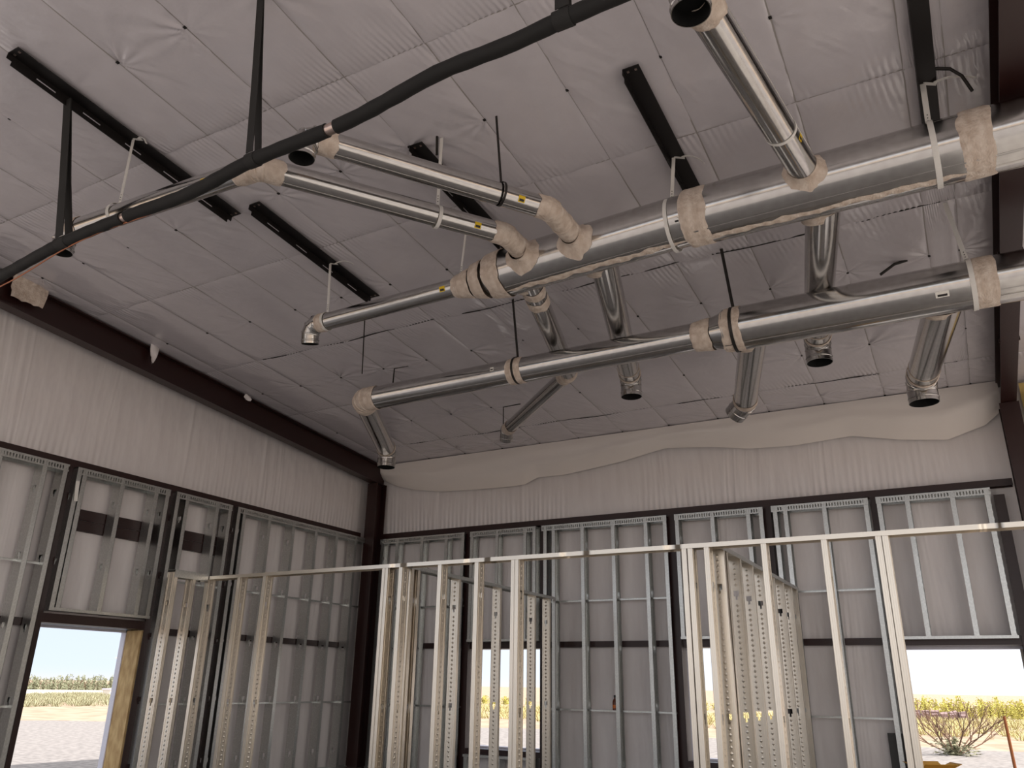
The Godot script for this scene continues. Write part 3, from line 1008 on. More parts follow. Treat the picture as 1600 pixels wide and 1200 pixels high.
func build_hangers() -> void:
	var X := Vector3.RIGHT
	var Z := Vector3.BACK
	var W = M.strap_white
	hanger("white strap holding the large trunk duct below the middle slotted bar", Vector3(8.95, roof_y(6.8) - 0.03, 6.8), Vector3(8.9, 5.63, 6.8), X, 0.255, 0.035, W, X, Vector3(0.22, 0, 0.03))
	hanger("white strap holding the large trunk duct below the rightmost slotted bar", Vector3(11.16, roof_y(6.8) - 0.03, 6.8), Vector3(11.14, 5.665, 6.8), X, 0.276, 0.045, W, X, Vector3(0.3, 0.05, 0.05))
	hanger("white strap holding the small end of the large trunk duct", Vector3(4.5, roof_y(6.72) - 0.03, 6.72), Vector3(4.62, 5.53, 6.8), X, 0.106, 0.035, W, X, Vector3(0.3, 0.08, 0))
	hanger("white strap under the leftmost slotted bar holding the duct behind the black pipe", Vector3(4.16, roof_y(9.33) - 0.03, 9.33), Vector3(4.25, 5.66, 9.38), X, 0.106, 0.04, W, X, Vector3(0.15, 0.05, 0))
	hanger("thin white strap beside the ragged reducer of the trunk duct", Vector3(6.53, roof_y(6.75), 6.75), Vector3(6.5, 5.55, 6.8), X, 0.12, 0.025, W, X)
	hanger("white strap round the nearer diagonal duct, nearest the black pipe", Vector3(6.99, roof_y(7.98) - 0.02, 7.98), Vector3(6.99, 5.62, 7.98), Vector3(0.57, 0, -0.82).normalized(), 0.106, 0.035, W, X)
	hanger("long dark wire strap holding the farther diagonal duct", Vector3(7.62, roof_y(8.0), 8.0), Vector3(7.71, 5.62, 8.03), Vector3(0.57, 0, -0.82).normalized(), 0.106, 0.022, M.rod, X)
	hanger("dark strap holding the slim trunk duct at its middle band", Vector3(6.15, roof_y(5.0), 5.0), Vector3(6.24, 5.25, 5.0), X, 0.17, 0.03, M.rod, X)
	hanger("dark strap holding the slim trunk duct at its wider step", Vector3(8.93, roof_y(5.03), 5.03), Vector3(9.0, 5.25, 5.0), X, 0.25, 0.035, M.rod, X)
	hanger("white strap holding the right part of the slim trunk duct", Vector3(11.24, roof_y(4.9), 4.9), Vector3(11.32, 5.255, 5.0), X, 0.252, 0.045, W, X)
	# black webbing that carries the insulated pipe
	for q in [["black webbing strap carrying the black pipe beside the doorway end", Vector3(4.1, 6.6, 10.0), Vector3(4.12, 5.2, 9.74), 0.2], ["long black webbing strap carrying the black pipe in front of the diagonal ducts", Vector3(6.58, 6.66, 10.0), Vector3(6.58, 5.2, 9.83), 0.13], ["black webbing strap carrying the black pipe at the top of the view", Vector3(9.25, 6.66, 10.0), Vector3(9.25, 5.2, 9.97), 0.16]]:
		var t := thing("webbing_strap", q[0], "webbing strap", Vector3.ZERO, "black straps of the insulated pipe")
		var c: Vector3 = q[2]
		var up: Vector3 = q[1]
		var st := mb()
		ring_strap(st, c, X, 0.056, q[3] * 0.7, 0.006)
		part(t, "loop", st.commit(), M.web_strap)
		for s in [-1.0, 1.0]:
			st = mb()
			var a := c + Vector3(0.015 * s, 0.03, 0.058 * s)
			var m := c.lerp(up, 0.42) + Vector3(0.006 * s, 0, 0.026 * s)
			bar(st, a, m, X, q[3] * 0.55, 0.006)
			bar(st, m, up + Vector3(0.004 * s, 0.01, 0.006 * s), X, q[3] * 0.55, 0.006)
			part(t, "strand", st.commit(), M.web_strap)
	# loose wires left hanging
	var wires := [
		["thin dark rod under the ceiling right of the small duct end", [Vector3(3.93, 6.31, 5.32), Vector3(3.95, 5.5, 5.3)], 0.008],
		["bent dark wire stub above the slim trunk duct near its elbow", [Vector3(3.65, 6.19, 3.87), Vector3(3.38, 6.19, 3.87), Vector3(3.37, 5.9, 3.87)], 0.012],
		["bent dark wire over the thin diagonal duct near the back wall", [Vector3(4.6, 6.02, 1.9), Vector3(4.25, 6.02, 1.88), Vector3(4.26, 5.6, 1.88)], 0.01],
		["short black cable stub above the slim trunk duct near the right beam", [Vector3(10.8, 6.2, 3.93), Vector3(10.66, 6.17, 3.95), Vector3(10.5, 6.06, 3.98)], 0.018],
		["dark wire hanging beside the middle slotted bar behind the farther diagonal duct", [Vector3(6.95, 6.54, 8.0), Vector3(6.96, 6.32, 8.0)], 0.014],
		["dark cable stub behind the duct at the top edge of the view", [Vector3(10.35, 6.6, 8.9), Vector3(10.26, 6.56, 8.9), Vector3(10.1, 6.44, 8.85)], 0.022],
		["curved grey cable loop beside the right roof beam", [Vector3(11.14, 6.42, 6.9), Vector3(11.26, 6.43, 6.9), Vector3(11.37, 6.38, 6.9), Vector3(11.44, 6.28, 6.9), Vector3(11.49, 6.12, 6.88)], 0.014]]
	for q in wires:
		var st := mb()
		var pts: Array = q[1]
		var rings := []
		for k in pts.size():
			var d: Vector3 = (pts[mini(k + 1, pts.size() - 1)] - pts[maxi(k - 1, 0)]).normalized()
			var side := Vector3.BACK if absf(d.z) < 0.8 else Vector3.RIGHT
			var e1 := side.cross(d).normalized()
			rings.append([pts[k], e1, d.cross(e1), q[2]])
		skin(st, rings, 8, true)
		for k in [0, rings.size() - 1]:
			disc_ring(st, rings[k][0], rings[k][1], rings[k][2], 0.0, q[2], (rings[k][1] as Vector3).cross(rings[k][2]) * (-1.0 if k == 0 else 1.0), 8)
		solid("wire", st.commit(), M.rod, q[0], "wire", "loose wires under the ceiling")

func build_pipe() -> void:
	var pts := [Vector3(0.05, 5.18, 9.35), Vector3(2.94, 5.19, 9.63), Vector3(4.11, 5.2, 9.74), Vector3(5.04, 5.2, 9.76), Vector3(5.8, 5.19, 9.76), Vector3(6.58, 5.2, 9.83), Vector3(7.45, 5.2, 9.84), Vector3(7.97, 5.21, 9.89), Vector3(8.36, 5.21, 9.94), Vector3(8.89, 5.2, 9.945), Vector3(9.25, 5.2, 9.97), Vector3(9.9, 5.2, 9.99), Vector3(14.0, 5.2, 10.1)]
	var cv := Curve3D.new()
	for k in pts.size():
		var tan: Vector3 = (pts[mini(k + 1, pts.size() - 1)] - pts[maxi(k - 1, 0)]) / 6.0
		cv.add_point(pts[k], -tan, tan)
	var t := thing("insulated_pipe", "long black insulated pipe sagging on webbing straps across the upper left", "pipe")
	var total := cv.get_baked_length()
	# stretches of insulation between bare couplings
	var o1 := cv.get_closest_offset(Vector3(5.0, 5.2, 9.76))
	var o2 := cv.get_closest_offset(Vector3(7.36, 5.2, 9.84))
	var rr := 0.052
	for q in [[0.0, o1 - 0.03], [o1 + 0.03, o2 - 0.04], [o2 + 0.04, total]]:
		var st := mb()
		var rings := []
		var n := int((q[1] - q[0]) / 0.12) + 2
		for k in n + 1:
			var s: float = lerpf(q[0], q[1], float(k) / n)
			var p := cv.sample_baked(s, true)
			var d := (cv.sample_baked(minf(s + 0.02, total), true) - cv.sample_baked(maxf(s - 0.02, 0.0), true)).normalized()
			var f := frame_of(d)
			rings.append([p, f[0], f[1], rr + 0.002 * sin(s * 23.0)])
		skin(st, rings, 20, true)
		for k in [0, rings.size() - 1]:
			disc_ring(st, rings[k][0], rings[k][1], rings[k][2], 0.0, rr, (rings[k][1] as Vector3).cross(rings[k][2]) * (-1.0 if k == 0 else 1.0), 20)
		part(t, "insulation", st.commit(), M.rubber)
	for o in [o1, o2]:
		var st := mb()
		var a := cv.sample_baked(o - 0.07, true)
		var b := cv.sample_baked(o + 0.07, true)
		pipe(st, a, b, 0.042, 20)
		part(t, "coupling", st.commit(), M.silver, Transform3D(), "bare shiny metal coupling")
	var st := mb()
	var rings := []
	for k in 70:
		var s := cv.get_closest_offset(Vector3(0.3, 5.2, 9.4)) + (total - 4.5) * k / 69.0
		var p := cv.sample_baked(minf(s, total), true)
		var up := 0.055 * sin(clampf((p.x - 5.6) * 2.0, -1.0, 1.0) * PI / 2)
		var d := (cv.sample_baked(minf(s + 0.05, total), true) - p).normalized()
		if d.length() < 0.5:
			continue
		var f := frame_of(d)
		rings.append([p + Vector3(0, up - 0.012 * sin(s * 2.3), -0.035 + 0.02 * sin(s * 1.7)), f[0], f[1], 0.007])
	skin(st, rings, 8, true)
	solid("copper_line", st.commit(), M.copper, "thin copper line running along the black insulated pipe", "copper line")

# ------------------------------------------------------------------ ducts
func seam_line(t: Node3D, P: Vector3, Q: Vector3, r: float, ang: float) -> void:
	var d := (Q - P).normalized()
	var f := frame_of(d)
	var w: Vector3 = f[0] * cos(ang) + f[1] * sin(ang)
	var st := mb()
	bar(st, P + w * (r + 0.0005), Q + w * (r + 0.0005), w, 0.006, 0.012)
	part(t, "lock_seam", st.commit(), M.duct)

func sticker(t: Node3D, c: Vector3, d: Vector3, r: float, towards: Vector3, w: float, h: float, yellow: bool) -> void:
	# a curved paper label on the pipe's face
	var st := mb()
	var st2 := mb()
	var n := (towards - d * towards.dot(d)).normalized()
	var s := d.cross(n)
	var g := []
	var g2 := []
	for j in 5:
		var a := (j / 4.0 - 0.5) * h / r
		var ww := n * cos(a) + s * sin(a)
		g.append([c - d * w * 0.5 + ww * (r + 0.0015), c + d * w * 0.5 + ww * (r + 0.0015)])
		var a2 := (j / 4.0 * 0.36 - 0.02) * h / r
		var w2 := n * cos(a2) + s * sin(a2)
		g2.append([c - d * w * 0.36 + w2 * (r + 0.0025), c + d * w * 0.36 + w2 * (r + 0.0025)])
	sheet(st, g, false)
	sheet(st2, g2, false)
	var o := part(t, "label", st.commit(), M.yellow if yellow else M.paper, Transform3D(), "yellow paper label" if yellow else "white paper label")
	part(o, "print", st2.commit(), M.ink)

# ragged smear of sealant along a pipe's lower side
func smear(P: Vector3, Q: Vector3, r: float, ang: float, half: float) -> Mesh:
	var d := (Q - P).normalized()
	var f := frame_of(d)
	var l := (Q - P).length()
	var st := mb()
	var g := []
	var n := int(l / 0.03)
	var sv := rng.randf() * 900.0
	for j in n + 1:
		var row := []
		var taper := smoothstep(0.0, 0.25, minf(j, n - j) * l / n)
		var lo := ang - half * taper * (0.75 + 0.7 * noise.get_noise_2d(j * 9.0 + sv, 10.0))
		var hi := ang + half * taper * (0.75 + 1.1 * noise.get_noise_2d(j * 14.0 + sv, 400.0))
		for i in 7:
			var t := i / 6.0
			var a := lerpf(lo, hi, t)
			row.append(P + d * l * j / n + (f[0] * cos(a) + f[1] * sin(a)) * (r + 0.0025 * sin(t * PI) - 0.0002))
		g.append(row)
	sheet(st, g, true)
	return st.commit()

func branch(label: String, at: Vector3) -> Node3D:
	return thing("branch_duct", label, "duct", Vector3.ZERO, "branch ducts with open ends")

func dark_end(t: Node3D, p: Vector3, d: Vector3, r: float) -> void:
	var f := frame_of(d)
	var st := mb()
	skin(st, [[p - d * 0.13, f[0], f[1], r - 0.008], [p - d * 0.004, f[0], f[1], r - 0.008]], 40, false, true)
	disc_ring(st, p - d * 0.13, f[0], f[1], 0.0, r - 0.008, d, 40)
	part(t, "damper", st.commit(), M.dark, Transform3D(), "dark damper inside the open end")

func build_ducts() -> void:
	var X := Vector3.RIGHT
	var D := Vector3.DOWN
	var eye := Vector3(10.8, 1.5, 13.3)
	# ---- large trunk
	var t := thing("trunk_duct", "largest round galvanised trunk duct, nearer of the two, stepping down to the left", "duct", Vector3.ZERO, "round trunk ducts")
	var A0 := Vector3(16.0, 5.69, 6.8)
	var A1 := Vector3(9.12, 5.655, 6.8)
	var A2 := Vector3(7.05, 5.575, 6.8)
	var A3 := Vector3(6.52, 5.552, 6.8)
	var A4 := Vector3(4.55, 5.53, 6.8)
	var st := mb(); pipe(st, A1, A0, 0.272, 56)
	part(t, "pipe_section", st.commit(), M.duct)
	st = mb(); pipe(st, A2, A1, 0.25, 56)
	part(t, "pipe_section", st.commit(), M.duct)
	st = mb(); pipe(st, A3, A2, 0.115, 48, 0.235)
	part(t, "reducer", st.commit(), M.duct)
	st = mb(); pipe(st, A4, A3, 0.102, 40)
	part(t, "pipe_section", st.commit(), M.duct)
	seam_line(t, A2, A1, 0.25, -1.95)
	seam_line(t, A2, A1, 0.25, 0.42)
	seam_line(t, A1, A0, 0.272, -2.1)
	part(t, "sealant_smear", smear(A2, A1, 0.25, PI + 1.42, 0.2), M.mastic)
	part(t, "sealant_smear", smear(A1, Vector3(11.4, 5.665, 6.8), 0.272, PI + 1.45, 0.17), M.mastic)
	part(t, "sealant_band", band(Vector3(9.16, 5.655, 6.8), X, 0.24, 0.268, -1.0, 0.02), M.mastic)
	part(t, "sealant_band", band(Vector3(11.44, 5.67, 6.8), X, 0.24, 0.272, -1.0, 0.025), M.mastic)
	part(t, "sealant_band", band(Vector3(7.0, 5.573, 6.8), X, 0.2, 0.232, 0.258, 0.02), M.mastic)
	part(t, "sealant_band", band(Vector3(6.77, 5.563, 6.8), X, 0.15, 0.18, 0.21), M.mastic)
	part(t, "sealant_band", band(Vector3(6.56, 5.553, 6.8), X, 0.24, 0.11, 0.165), M.mastic)
	part(t, "sealant_band", band(Vector3(4.56, 5.53, 6.8), X, 0.13, 0.105), M.mastic)
	var tilt := Vector3(-0.1, -0.95, -0.22).normalized()
	var e := elbow(Vector3(4.5, 5.53, 6.8), -X, tilt, 0.15, 0.104, 3, 0.09)
	part(t, "elbow", e[0], M.duct)
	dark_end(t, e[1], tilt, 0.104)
	sticker(t, Vector3(6.33, 5.55, 6.8), X, 0.102, eye - Vector3(6.33, 3.8, 6.8), 0.07, 0.06, true)
	sticker(t, Vector3(9.0, 5.655, 6.8), X, 0.25, eye - Vector3(9.0, 5.0, 6.8), 0.05, 0.05, false)
	# ---- slim trunk
	t = thing("trunk_duct", "slimmer round galvanised trunk duct farther back, ending in an elbow over the corner", "duct", Vector3.ZERO, "round trunk ducts")
	var B0 := Vector3(16.0, 5.265, 5.0)
	var B1 := Vector3(8.9, 5.255, 5.0)
	var B3 := Vector3(3.9, 5.24, 5.0)
	st = mb(); pipe(st, B1, B0, 0.243, 56)
	part(t, "pipe_section", st.commit(), M.duct)
	st = mb(); pipe(st, B3, B1, 0.16, 48)
	part(t, "pipe_section", st.commit(), M.duct)
	st = mb(); pipe(st, Vector3(8.72, 5.255, 5.0), Vector3(8.95, 5.255, 5.0), 0.17, 48, 0.235)
	part(t, "reducer", st.commit(), M.duct)
	seam_line(t, B1, B0, 0.243, -2.0)
	seam_line(t, B3, B1, 0.16, -2.2)
	part(t, "sealant_band", band(Vector3(8.64, 5.25, 5.0), X, 0.22, 0.16, 0.185, 0.015), M.mastic)
	part(t, "sealant_band", band(Vector3(8.99, 5.255, 5.0), X, 0.22, 0.235, 0.245, 0.02), M.mastic)
	part(t, "sealant_band", band(Vector3(6.24, 5.245, 5.0), X, 0.21, 0.162, -1.0, 0.008), M.mastic)
	part(t, "sealant_band", band(Vector3(11.43, 5.258, 5.0), X, 0.2, 0.245, -1.0, 0.01), M.mastic)
	part(t, "sealant_band", band(Vector3(3.95, 5.24, 5.0), X, 0.16, 0.163, -1.0, 0.008), M.mastic)
	sticker(t, Vector3(11.05, 5.257, 5.0), X, 0.243, eye - Vector3(11.05, 7.0, 5.0), 0.12, 0.06, false)
	sticker(t, Vector3(5.95, 5.245, 5.0), X, 0.16, Vector3(2, 1.0, 8), 0.05, 0.05, false)
	var dB := (Vector3(2.55, 5.22, 2.95) - Vector3(3.62, 5.24, 4.84)).normalized()
	e = elbow(Vector3(3.86, 5.24, 5.0), -X, dB, 0.17, 0.162, 3, 0.04)
	part(t, "elbow", e[0], M.mastic, Transform3D(), "sealant-coated elbow")
	var pB: Vector3 = e[1]
	var qB := pB + dB * 2.2
	st = mb(); pipe(st, pB - dB * 0.03, qB, 0.15, 48)
	part(t, "pipe_section", st.commit(), M.duct)
	part(t, "sealant_band", band(pB + dB * 0.02, dB, 0.16, 0.155, -1.0, 0.02), M.mastic)
	part(t, "sealant_band", band(qB, dB, 0.05, 0.152, -1.0, 0.01), M.mastic)
	e = elbow(qB, dB, D, 0.17, 0.15, 3, 0.13)
	part(t, "elbow", e[0], M.duct)
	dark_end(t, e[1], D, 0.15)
	# ---- the two diagonal ducts at the left of the large trunk
	var dd := Vector3(0.5736, 0, -0.819)
	var back := Vector3(0, 0, -1)
	var q1 := [
		["farther diagonal branch duct, whose open elbow end hangs under the black pipe", Vector3(6.76, 5.63, 9.36), Vector3(7.95, 5.63, 7.64)],
		["nearer diagonal branch duct turning from the black pipe into the trunk duct", Vector3(6.09, 5.63, 9.27), Vector3(7.37, 5.63, 7.44)]]
	for k in 2:
		t = branch(q1[k][0], Vector3.ZERO)
		var P: Vector3 = q1[k][1]
		var Q: Vector3 = q1[k][2]
		var d := (Q - P).normalized()
		st = mb(); pipe(st, P, Q, 0.102)
		part(t, "pipe_section", st.commit(), M.duct)
		seam_line(t, P, Q, 0.102, -1.75)
		part(t, "sealant_band", band(Q - d * 0.01, d, 0.16, 0.103, -1.0, 0.015), M.mastic)
		part(t, "sealant_band", band(P + d * 0.06, d, 0.17, 0.103, -1.0, 0.015), M.mastic)
		e = elbow(Q, d, back, 0.16, 0.107, 3, 0.42)
		part(t, "elbow", e[0], M.mastic, Transform3D(), "sealant-coated elbow")
		var ft: Vector3 = e[1]
		var tc := Vector3(ft.x, 5.575 + (ft.x - 7.05) * 0.0386, 6.8)
		part(t, "saddle_collar", saddle(Vector3(ft.x, tc.y, 6.8), Vector3(0, 0, 1), 0.105, tc, X, 0.25, 1.85, 0.1), M.mastic)
		sticker(t, Q - d * 0.28, d, 0.102, eye - (Q - Vector3(0, 1.2, 0)), 0.065, 0.06, true)
		if k == 0:
			e = elbow(P, -d, D, 0.12, 0.104, 3, 0.09)
			part(t, "elbow", e[0], M.duct)
			dark_end(t, e[1], D, 0.104)
		else:
			var dl := Vector3(-1, 0.01, 0.03).normalized()
			e = elbow(P, -d, dl, 0.14, 0.107, 3, 0.06)
			part(t, "elbow", e[0], M.mastic, Transform3D(), "sealant-coated elbow")
			var s: Vector3 = e[1]
			var endp := s + dl * (s.x - 3.63)
			st = mb(); pipe(st, endp, s, 0.102)
			part(t, "pipe_section", st.commit(), M.duct)
			part(t, "sealant_band", band(s, dl, 0.2, 0.104, -1.0, 0.015), M.mastic)
			part(t, "sealant_band", band(endp + X * 0.05, dl, 0.14, 0.104, -1.0, 0.015), M.mastic)
			sticker(t, s + dl * 0.42, dl, 0.102, eye - (s - Vector3(0, 2.5, 0)), 0.06, 0.05, true)
			e = elbow(endp, dl, D, 0.13, 0.104, 3, 0.09)
			part(t, "elbow", e[0], M.duct)
			dark_end(t, e[1], D, 0.104)
	# ---- branch over the trunk at the top
	t = branch("branch duct at the top right coming down into the large trunk duct", Vector3.ZERO)
	var P3 := Vector3(9.89, 5.67, 9.3)
	var Q3 := Vector3(10.17, 5.67, 6.95)
	var d3 := (Q3 - P3).normalized()
	st = mb(); pipe(st, P3, Q3, 0.122)
	part(t, "pipe_section", st.commit(), M.duct)
	seam_line(t, P3, Q3, 0.122, 2.9)
	e = elbow(P3, -d3, D, 0.14, 0.124, 3, 0.1)
	part(t, "elbow", e[0], M.duct)
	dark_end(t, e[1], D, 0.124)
	part(t, "sealant_band", band(P3 + d3 * 0.08, d3, 0.2, 0.124, -1.0, 0.03), M.mastic)
	part(t, "saddle_collar", saddle(Q3 + d3 * 0.15, -d3, 0.126, Vector3(10.15, 5.663, 6.8), X, 0.272, 1.42, 0.09), M.mastic)
	sticker(t, Q3 - d3 * 0.62, d3, 0.122, Vector3(1, -0.25, 0.1), 0.06, 0.06, true)
	st = mb(); ring_strap(st, Q3 - d3 * 0.75, d3, 0.126, 0.03)
	part(t, "strap_ring", st.commit(), M.strap_white)
	# ---- branches from behind the trunks towards the back wall
	var rows := [
		["branch duct left of two that leave the large trunk towards the back, with bend", Vector3(7.22, 5.6, 6.6), Vector3(6.47, 5.56, 3.98), 0.122, 6.8],
		["straight branch duct passing over the slim trunk, its open end centred in view", Vector3(8.08, 5.6, 6.58), Vector3(7.16, 5.57, 3.42), 0.145, 6.8],
		["branch duct from the large trunk passing over the slim trunk at the right", Vector3(10.22, 5.62, 6.56), Vector3(9.68, 5.57, 3.6), 0.155, 6.8],
		["branch duct from the slim trunk with its shiny elbow turned aside", Vector3(9.16, 5.24, 4.82), Vector3(8.52, 5.22, 2.6), 0.155, 5.0],
		["thickest branch duct, from the slim trunk beside the right roof beam", Vector3(11.08, 5.24, 4.82), Vector3(10.73, 5.23, 2.58), 0.178, 5.0]]
	for k in 5:
		var q = rows[k]
		t = branch(q[0], Vector3.ZERO)
		var P: Vector3 = q[1]
		var Q: Vector3 = q[2]
		var r: float = q[3]
		var d := (Q - P).normalized()
		st = mb(); pipe(st, P, Q, r, 48)
		part(t, "pipe_section", st.commit(), M.duct)
		seam_line(t, P, Q, r, -1.2)
		var tr := 0.25 if k < 2 else (0.272 if k == 2 else 0.243)
		var tc := Vector3(P.x, 0, q[4])
		tc.y = 5.575 + (P.x - 7.05) * 0.0386 if k < 2 else (5.66 if k == 2 else 5.255)
		part(t, "saddle_collar", saddle(Vector3(P.x, P.y, q[4]), d, r + 0.002, tc, X, tr, 1.2, 0.14), M.mastic)
		if k == 0:
			# coated joint near the trunk, then the side bend and the thin tail
			part(t, "sealant_band", band(P + d * 0.32, d, 0.16, r + 0.002, -1.0, 0.02), M.mastic)
			part(t, "sealant_band", band(P + d * 0.58, d, 0.18, r + 0.002, -1.0, 0.03), M.mastic)
			var dt := (Vector3(4.45, 5.55, 2.0) - Vector3(6.2, 5.57, 3.62)).normalized()
			e = elbow(Q, d, dt, 0.2, r, 3, 0.03)
			part(t, "elbow", e[0], M.mastic, Transform3D(), "sealant-coated elbow")
			var s: Vector3 = e[1]
			var s2 := s + dt * 2.55
			st = mb(); pipe(st, s, s2, 0.102)
			part(t, "pipe_section", st.commit(), M.duct)
			part(t, "sealant_band", band(s + dt * 0.06, dt, 0.16, 0.106, -1.0, 0.015), M.mastic)
			part(t, "sealant_band", band(s2, dt, 0.2, 0.106, -1.0, 0.015), M.mastic)
			e = elbow(s2 + dt * 0.08, dt, Vector3(-0.35, -0.75, -0.55).normalized(), 0.12, 0.108, 3, 0.14)
			part(t, "elbow", e[0], M.duct)
		elif k == 3:
			part(t, "sealant_band", band(Q - d * 0.12, d, 0.14, r + 0.002, -1.0, 0.01), M.mastic)
			e = elbow(Q, d, Vector3(-0.75, -0.45, -0.5).normalized(), 0.1, r - 0.005, 2, 0.2)
			part(t, "elbow", e[0], M.duct)
		else:
			part(t, "sealant_band", band(Q - d * 0.1, d, 0.05, r + 0.002, -1.0, 0.01), M.mastic)
			st = mb(); ring_strap(st, Q - d * 0.3, d, r + 0.004, 0.012, 0.006)
			part(t, "joint_ring", st.commit(), M.mastic)
			e = elbow(Q, d, D, r * 0.95, r, 3, 0.13)
			part(t, "elbow", e[0], M.duct)
			dark_end(t, e[1], D, r)

# ------------------------------------------------------------------ odds and ends indoors
func build_small() -> void:
	# drooping flap of facing over the top of the back wall
	var hem := [Vector2(-0.05, 5.8), Vector2(0.23, 5.56), Vector2(0.6, 5.4), Vector2(1.01, 5.29), Vector2(1.7, 5.18), Vector2(2.5, 5.14), Vector2(3.3, 5.12), Vector2(3.65, 5.13), Vector2(3.93, 5.24), Vector2(4.47, 5.23), Vector2(5.0, 5.28), Vector2(5.64, 5.35), Vector2(6.13, 5.44), Vector2(6.49, 5.5), Vector2(6.9, 5.46), Vector2(7.3, 5.42), Vector2(7.95, 5.31), Vector2(8.67, 5.27), Vector2(9.57, 5.32), Vector2(10.29, 5.16), Vector2(10.9, 5.08), Vector2(11.43, 5.24), Vector2(11.68, 5.44)]
	var g := []
	for j in 13:
		var row := []
		var t := j / 12.0
		for i in 241:
			var x := 0.0 + 11.68 * i / 240.0
			var y := 5.5
			for k in hem.size() - 1:
				if x >= hem[k].x and x <= hem[k + 1].x:
					y = lerpf(hem[k].y, hem[k + 1].y, (x - hem[k].x) / (hem[k + 1].x - hem[k].x))
			var s := clampf(minf(x, 11.68 - x) / 0.5, 0.0, 1.0)
			var yt := roof_y(0.08) - 0.03
			var bulge := 0.07 * sin(t * PI) + 0.03 * noise.get_noise_2d(x * 60.0, t * 120.0) * sin(t * PI * 0.9) + 0.012 * sin(t * 14.0 + x * 1.3 + 3.0 * noise.get_noise_2d(x * 25.0, 5.0)) * sin(t * PI)
			row.append(Vector3(x, lerpf(yt, y, t), lerpf(0.08, -0.055, t) + bulge))
		g.append(row)
	var st := mb()
	sheet(st, g, true)
	solid("facing_flap", st.commit(), M.flap, "loose flap of white facing drooping in waves along the back wall", "liner flap")
	# torn scraps on the left beam
	var scraps := [
		["torn off-white scrap of facing taped over the left end of the left roof beam", Vector3(0.33, 6.44, 8.0), 0.52, 0.42], ["pointed torn scrap of white facing hanging over the left roof beam", Vector3(0.33, 6.24, 5.98), 0.2, 0.3], ["tiny white scrap of facing at the far top edge of the left roof beam", Vector3(0.33, 6.13, 4.03), 0.16, 0.09]]
	for k in 3:
		var q = scraps[k]
		st = mb()
		g = []
		for j in 7:
			var row := []
			var t := j / 6.0
			for i in 9:
				var u := i / 8.0 - 0.5
				var narrow := 1.0 - t * (0.85 if k == 1 else 0.15)
				var rag := noise.get_noise_2d(i * 70.0 + k * 333.0, j * 50.0) * 0.05
				row.append(q[1] + Vector3(0.02 * sin(t * 5.0 + u * 4.0) + 0.01, q[3] * 0.5 - t * q[3] * (1.0 + rag * 3.0), (u * narrow + rag) * q[2]))
			g.append(row)
		sheet(st, g, true)
		solid("facing_scrap", st.commit(), M.mastic if k == 0 else M.liner, q[0], "liner scrap", "torn scraps of facing")
	# paper tag on a stud
	st = mb()
	box(st, Vector3(0.118, 3.95, 6.62), Vector3(0.002, 0.28, 0.055), Basis(Vector3.RIGHT, 0.1))
	solid("paper_tag", st.commit(), M.paper, "narrow white paper tag stuck on a stud beside the doorway post", "tag")
	# bottle on a bridging channel
	var t := thing("bottle", "small brown bottle with orange label standing on a bridging channel of the back wall", "bottle", Vector3(5.43, 1.144, 0.045))
	st = mb()
	var f := [Vector3(0, 0, 1), Vector3(1, 0, 0)]
	var prof := [[0.0, 0.034], [0.01, 0.038], [0.12, 0.038], [0.15, 0.03], [0.18, 0.014], [0.2, 0.013]]
	var rings := []
	for p in prof:
		rings.append([Vector3(0, p[0], 0), f[0], f[1], p[1]])
	skin(st, rings, 20)
	disc_ring(st, Vector3.ZERO, f[0], f[1], 0.0, 0.034, Vector3.DOWN, 20)
	part(t, "body", st.commit(), M.bottle)
	st = mb()
	skin(st, [[Vector3(0, 0.03, 0), f[0], f[1], 0.039], [Vector3(0, 0.08, 0), f[0], f[1], 0.039]], 20)
	part(t, "label", st.commit(), M.orange)
	st = mb()
	skin(st, [[Vector3(0, 0.195, 0), f[0], f[1], 0.016], [Vector3(0, 0.23, 0), f[0], f[1], 0.016]], 16)
	disc_ring(st, Vector3(0, 0.23, 0), f[0], f[1], 0.0, 0.016, Vector3.UP, 16)
	part(t, "cap", st.commit(), M.ink)
	# electrical box on the back wall
	t = thing("electrical_panel", "dark grey electrical panel low on the back wall left of the large opening", "panel", Vector3(9.6, 0.35, -0.12))
	st = mb()
	span(st, Vector3(-0.1, 0, 0), Vector3(0.16, 0.6, 0.06))
	part(t, "housing", st.commit(), M.box_grey)
	st = mb()
	span(st, Vector3(-0.08, 0.02, 0.06), Vector3(0.14, 0.58, 0.068))
	part(t, "cover", st.commit(), M.box_grey)
	# open cardboard box
	t = thing("cardboard_box", "open yellowish cardboard box on the floor at the large opening", "box", Vector3(10.06, 0, 0.75))
	t.rotation.y = 0.5
	st = mb()
	for s in [-1.0, 1.0]:
		span(st, Vector3(-0.2, 0, s * 0.15 - 0.004), Vector3(0.2, 0.6, s * 0.15 + 0.004))
		span(st, Vector3(s * 0.2 - 0.004, 0, -0.15), Vector3(s * 0.2 + 0.004, 0.6, 0.15))
	span(st, Vector3(-0.2, 0, -0.15), Vector3(0.2, 0.006, 0.15))
	part(t, "body", st.commit(), M.card)
	for k in 4:
		st = mb()
		var ang := k * PI / 2
		var out := Vector3(cos(ang), 0, sin(ang))
		var half := 0.2 if k % 2 == 0 else 0.15
		var wid := 0.3 if k % 2 == 0 else 0.4
		bar(st, out * half + Vector3(0, 0.6, 0), out * (half + 0.11) + Vector3(0, 0.65, 0), out.cross(Vector3.UP), wid, 0.005)
		part(t, "flap", st.commit(), M.card)
	# fluffy batt behind the right column
	st = mb()
	g = []
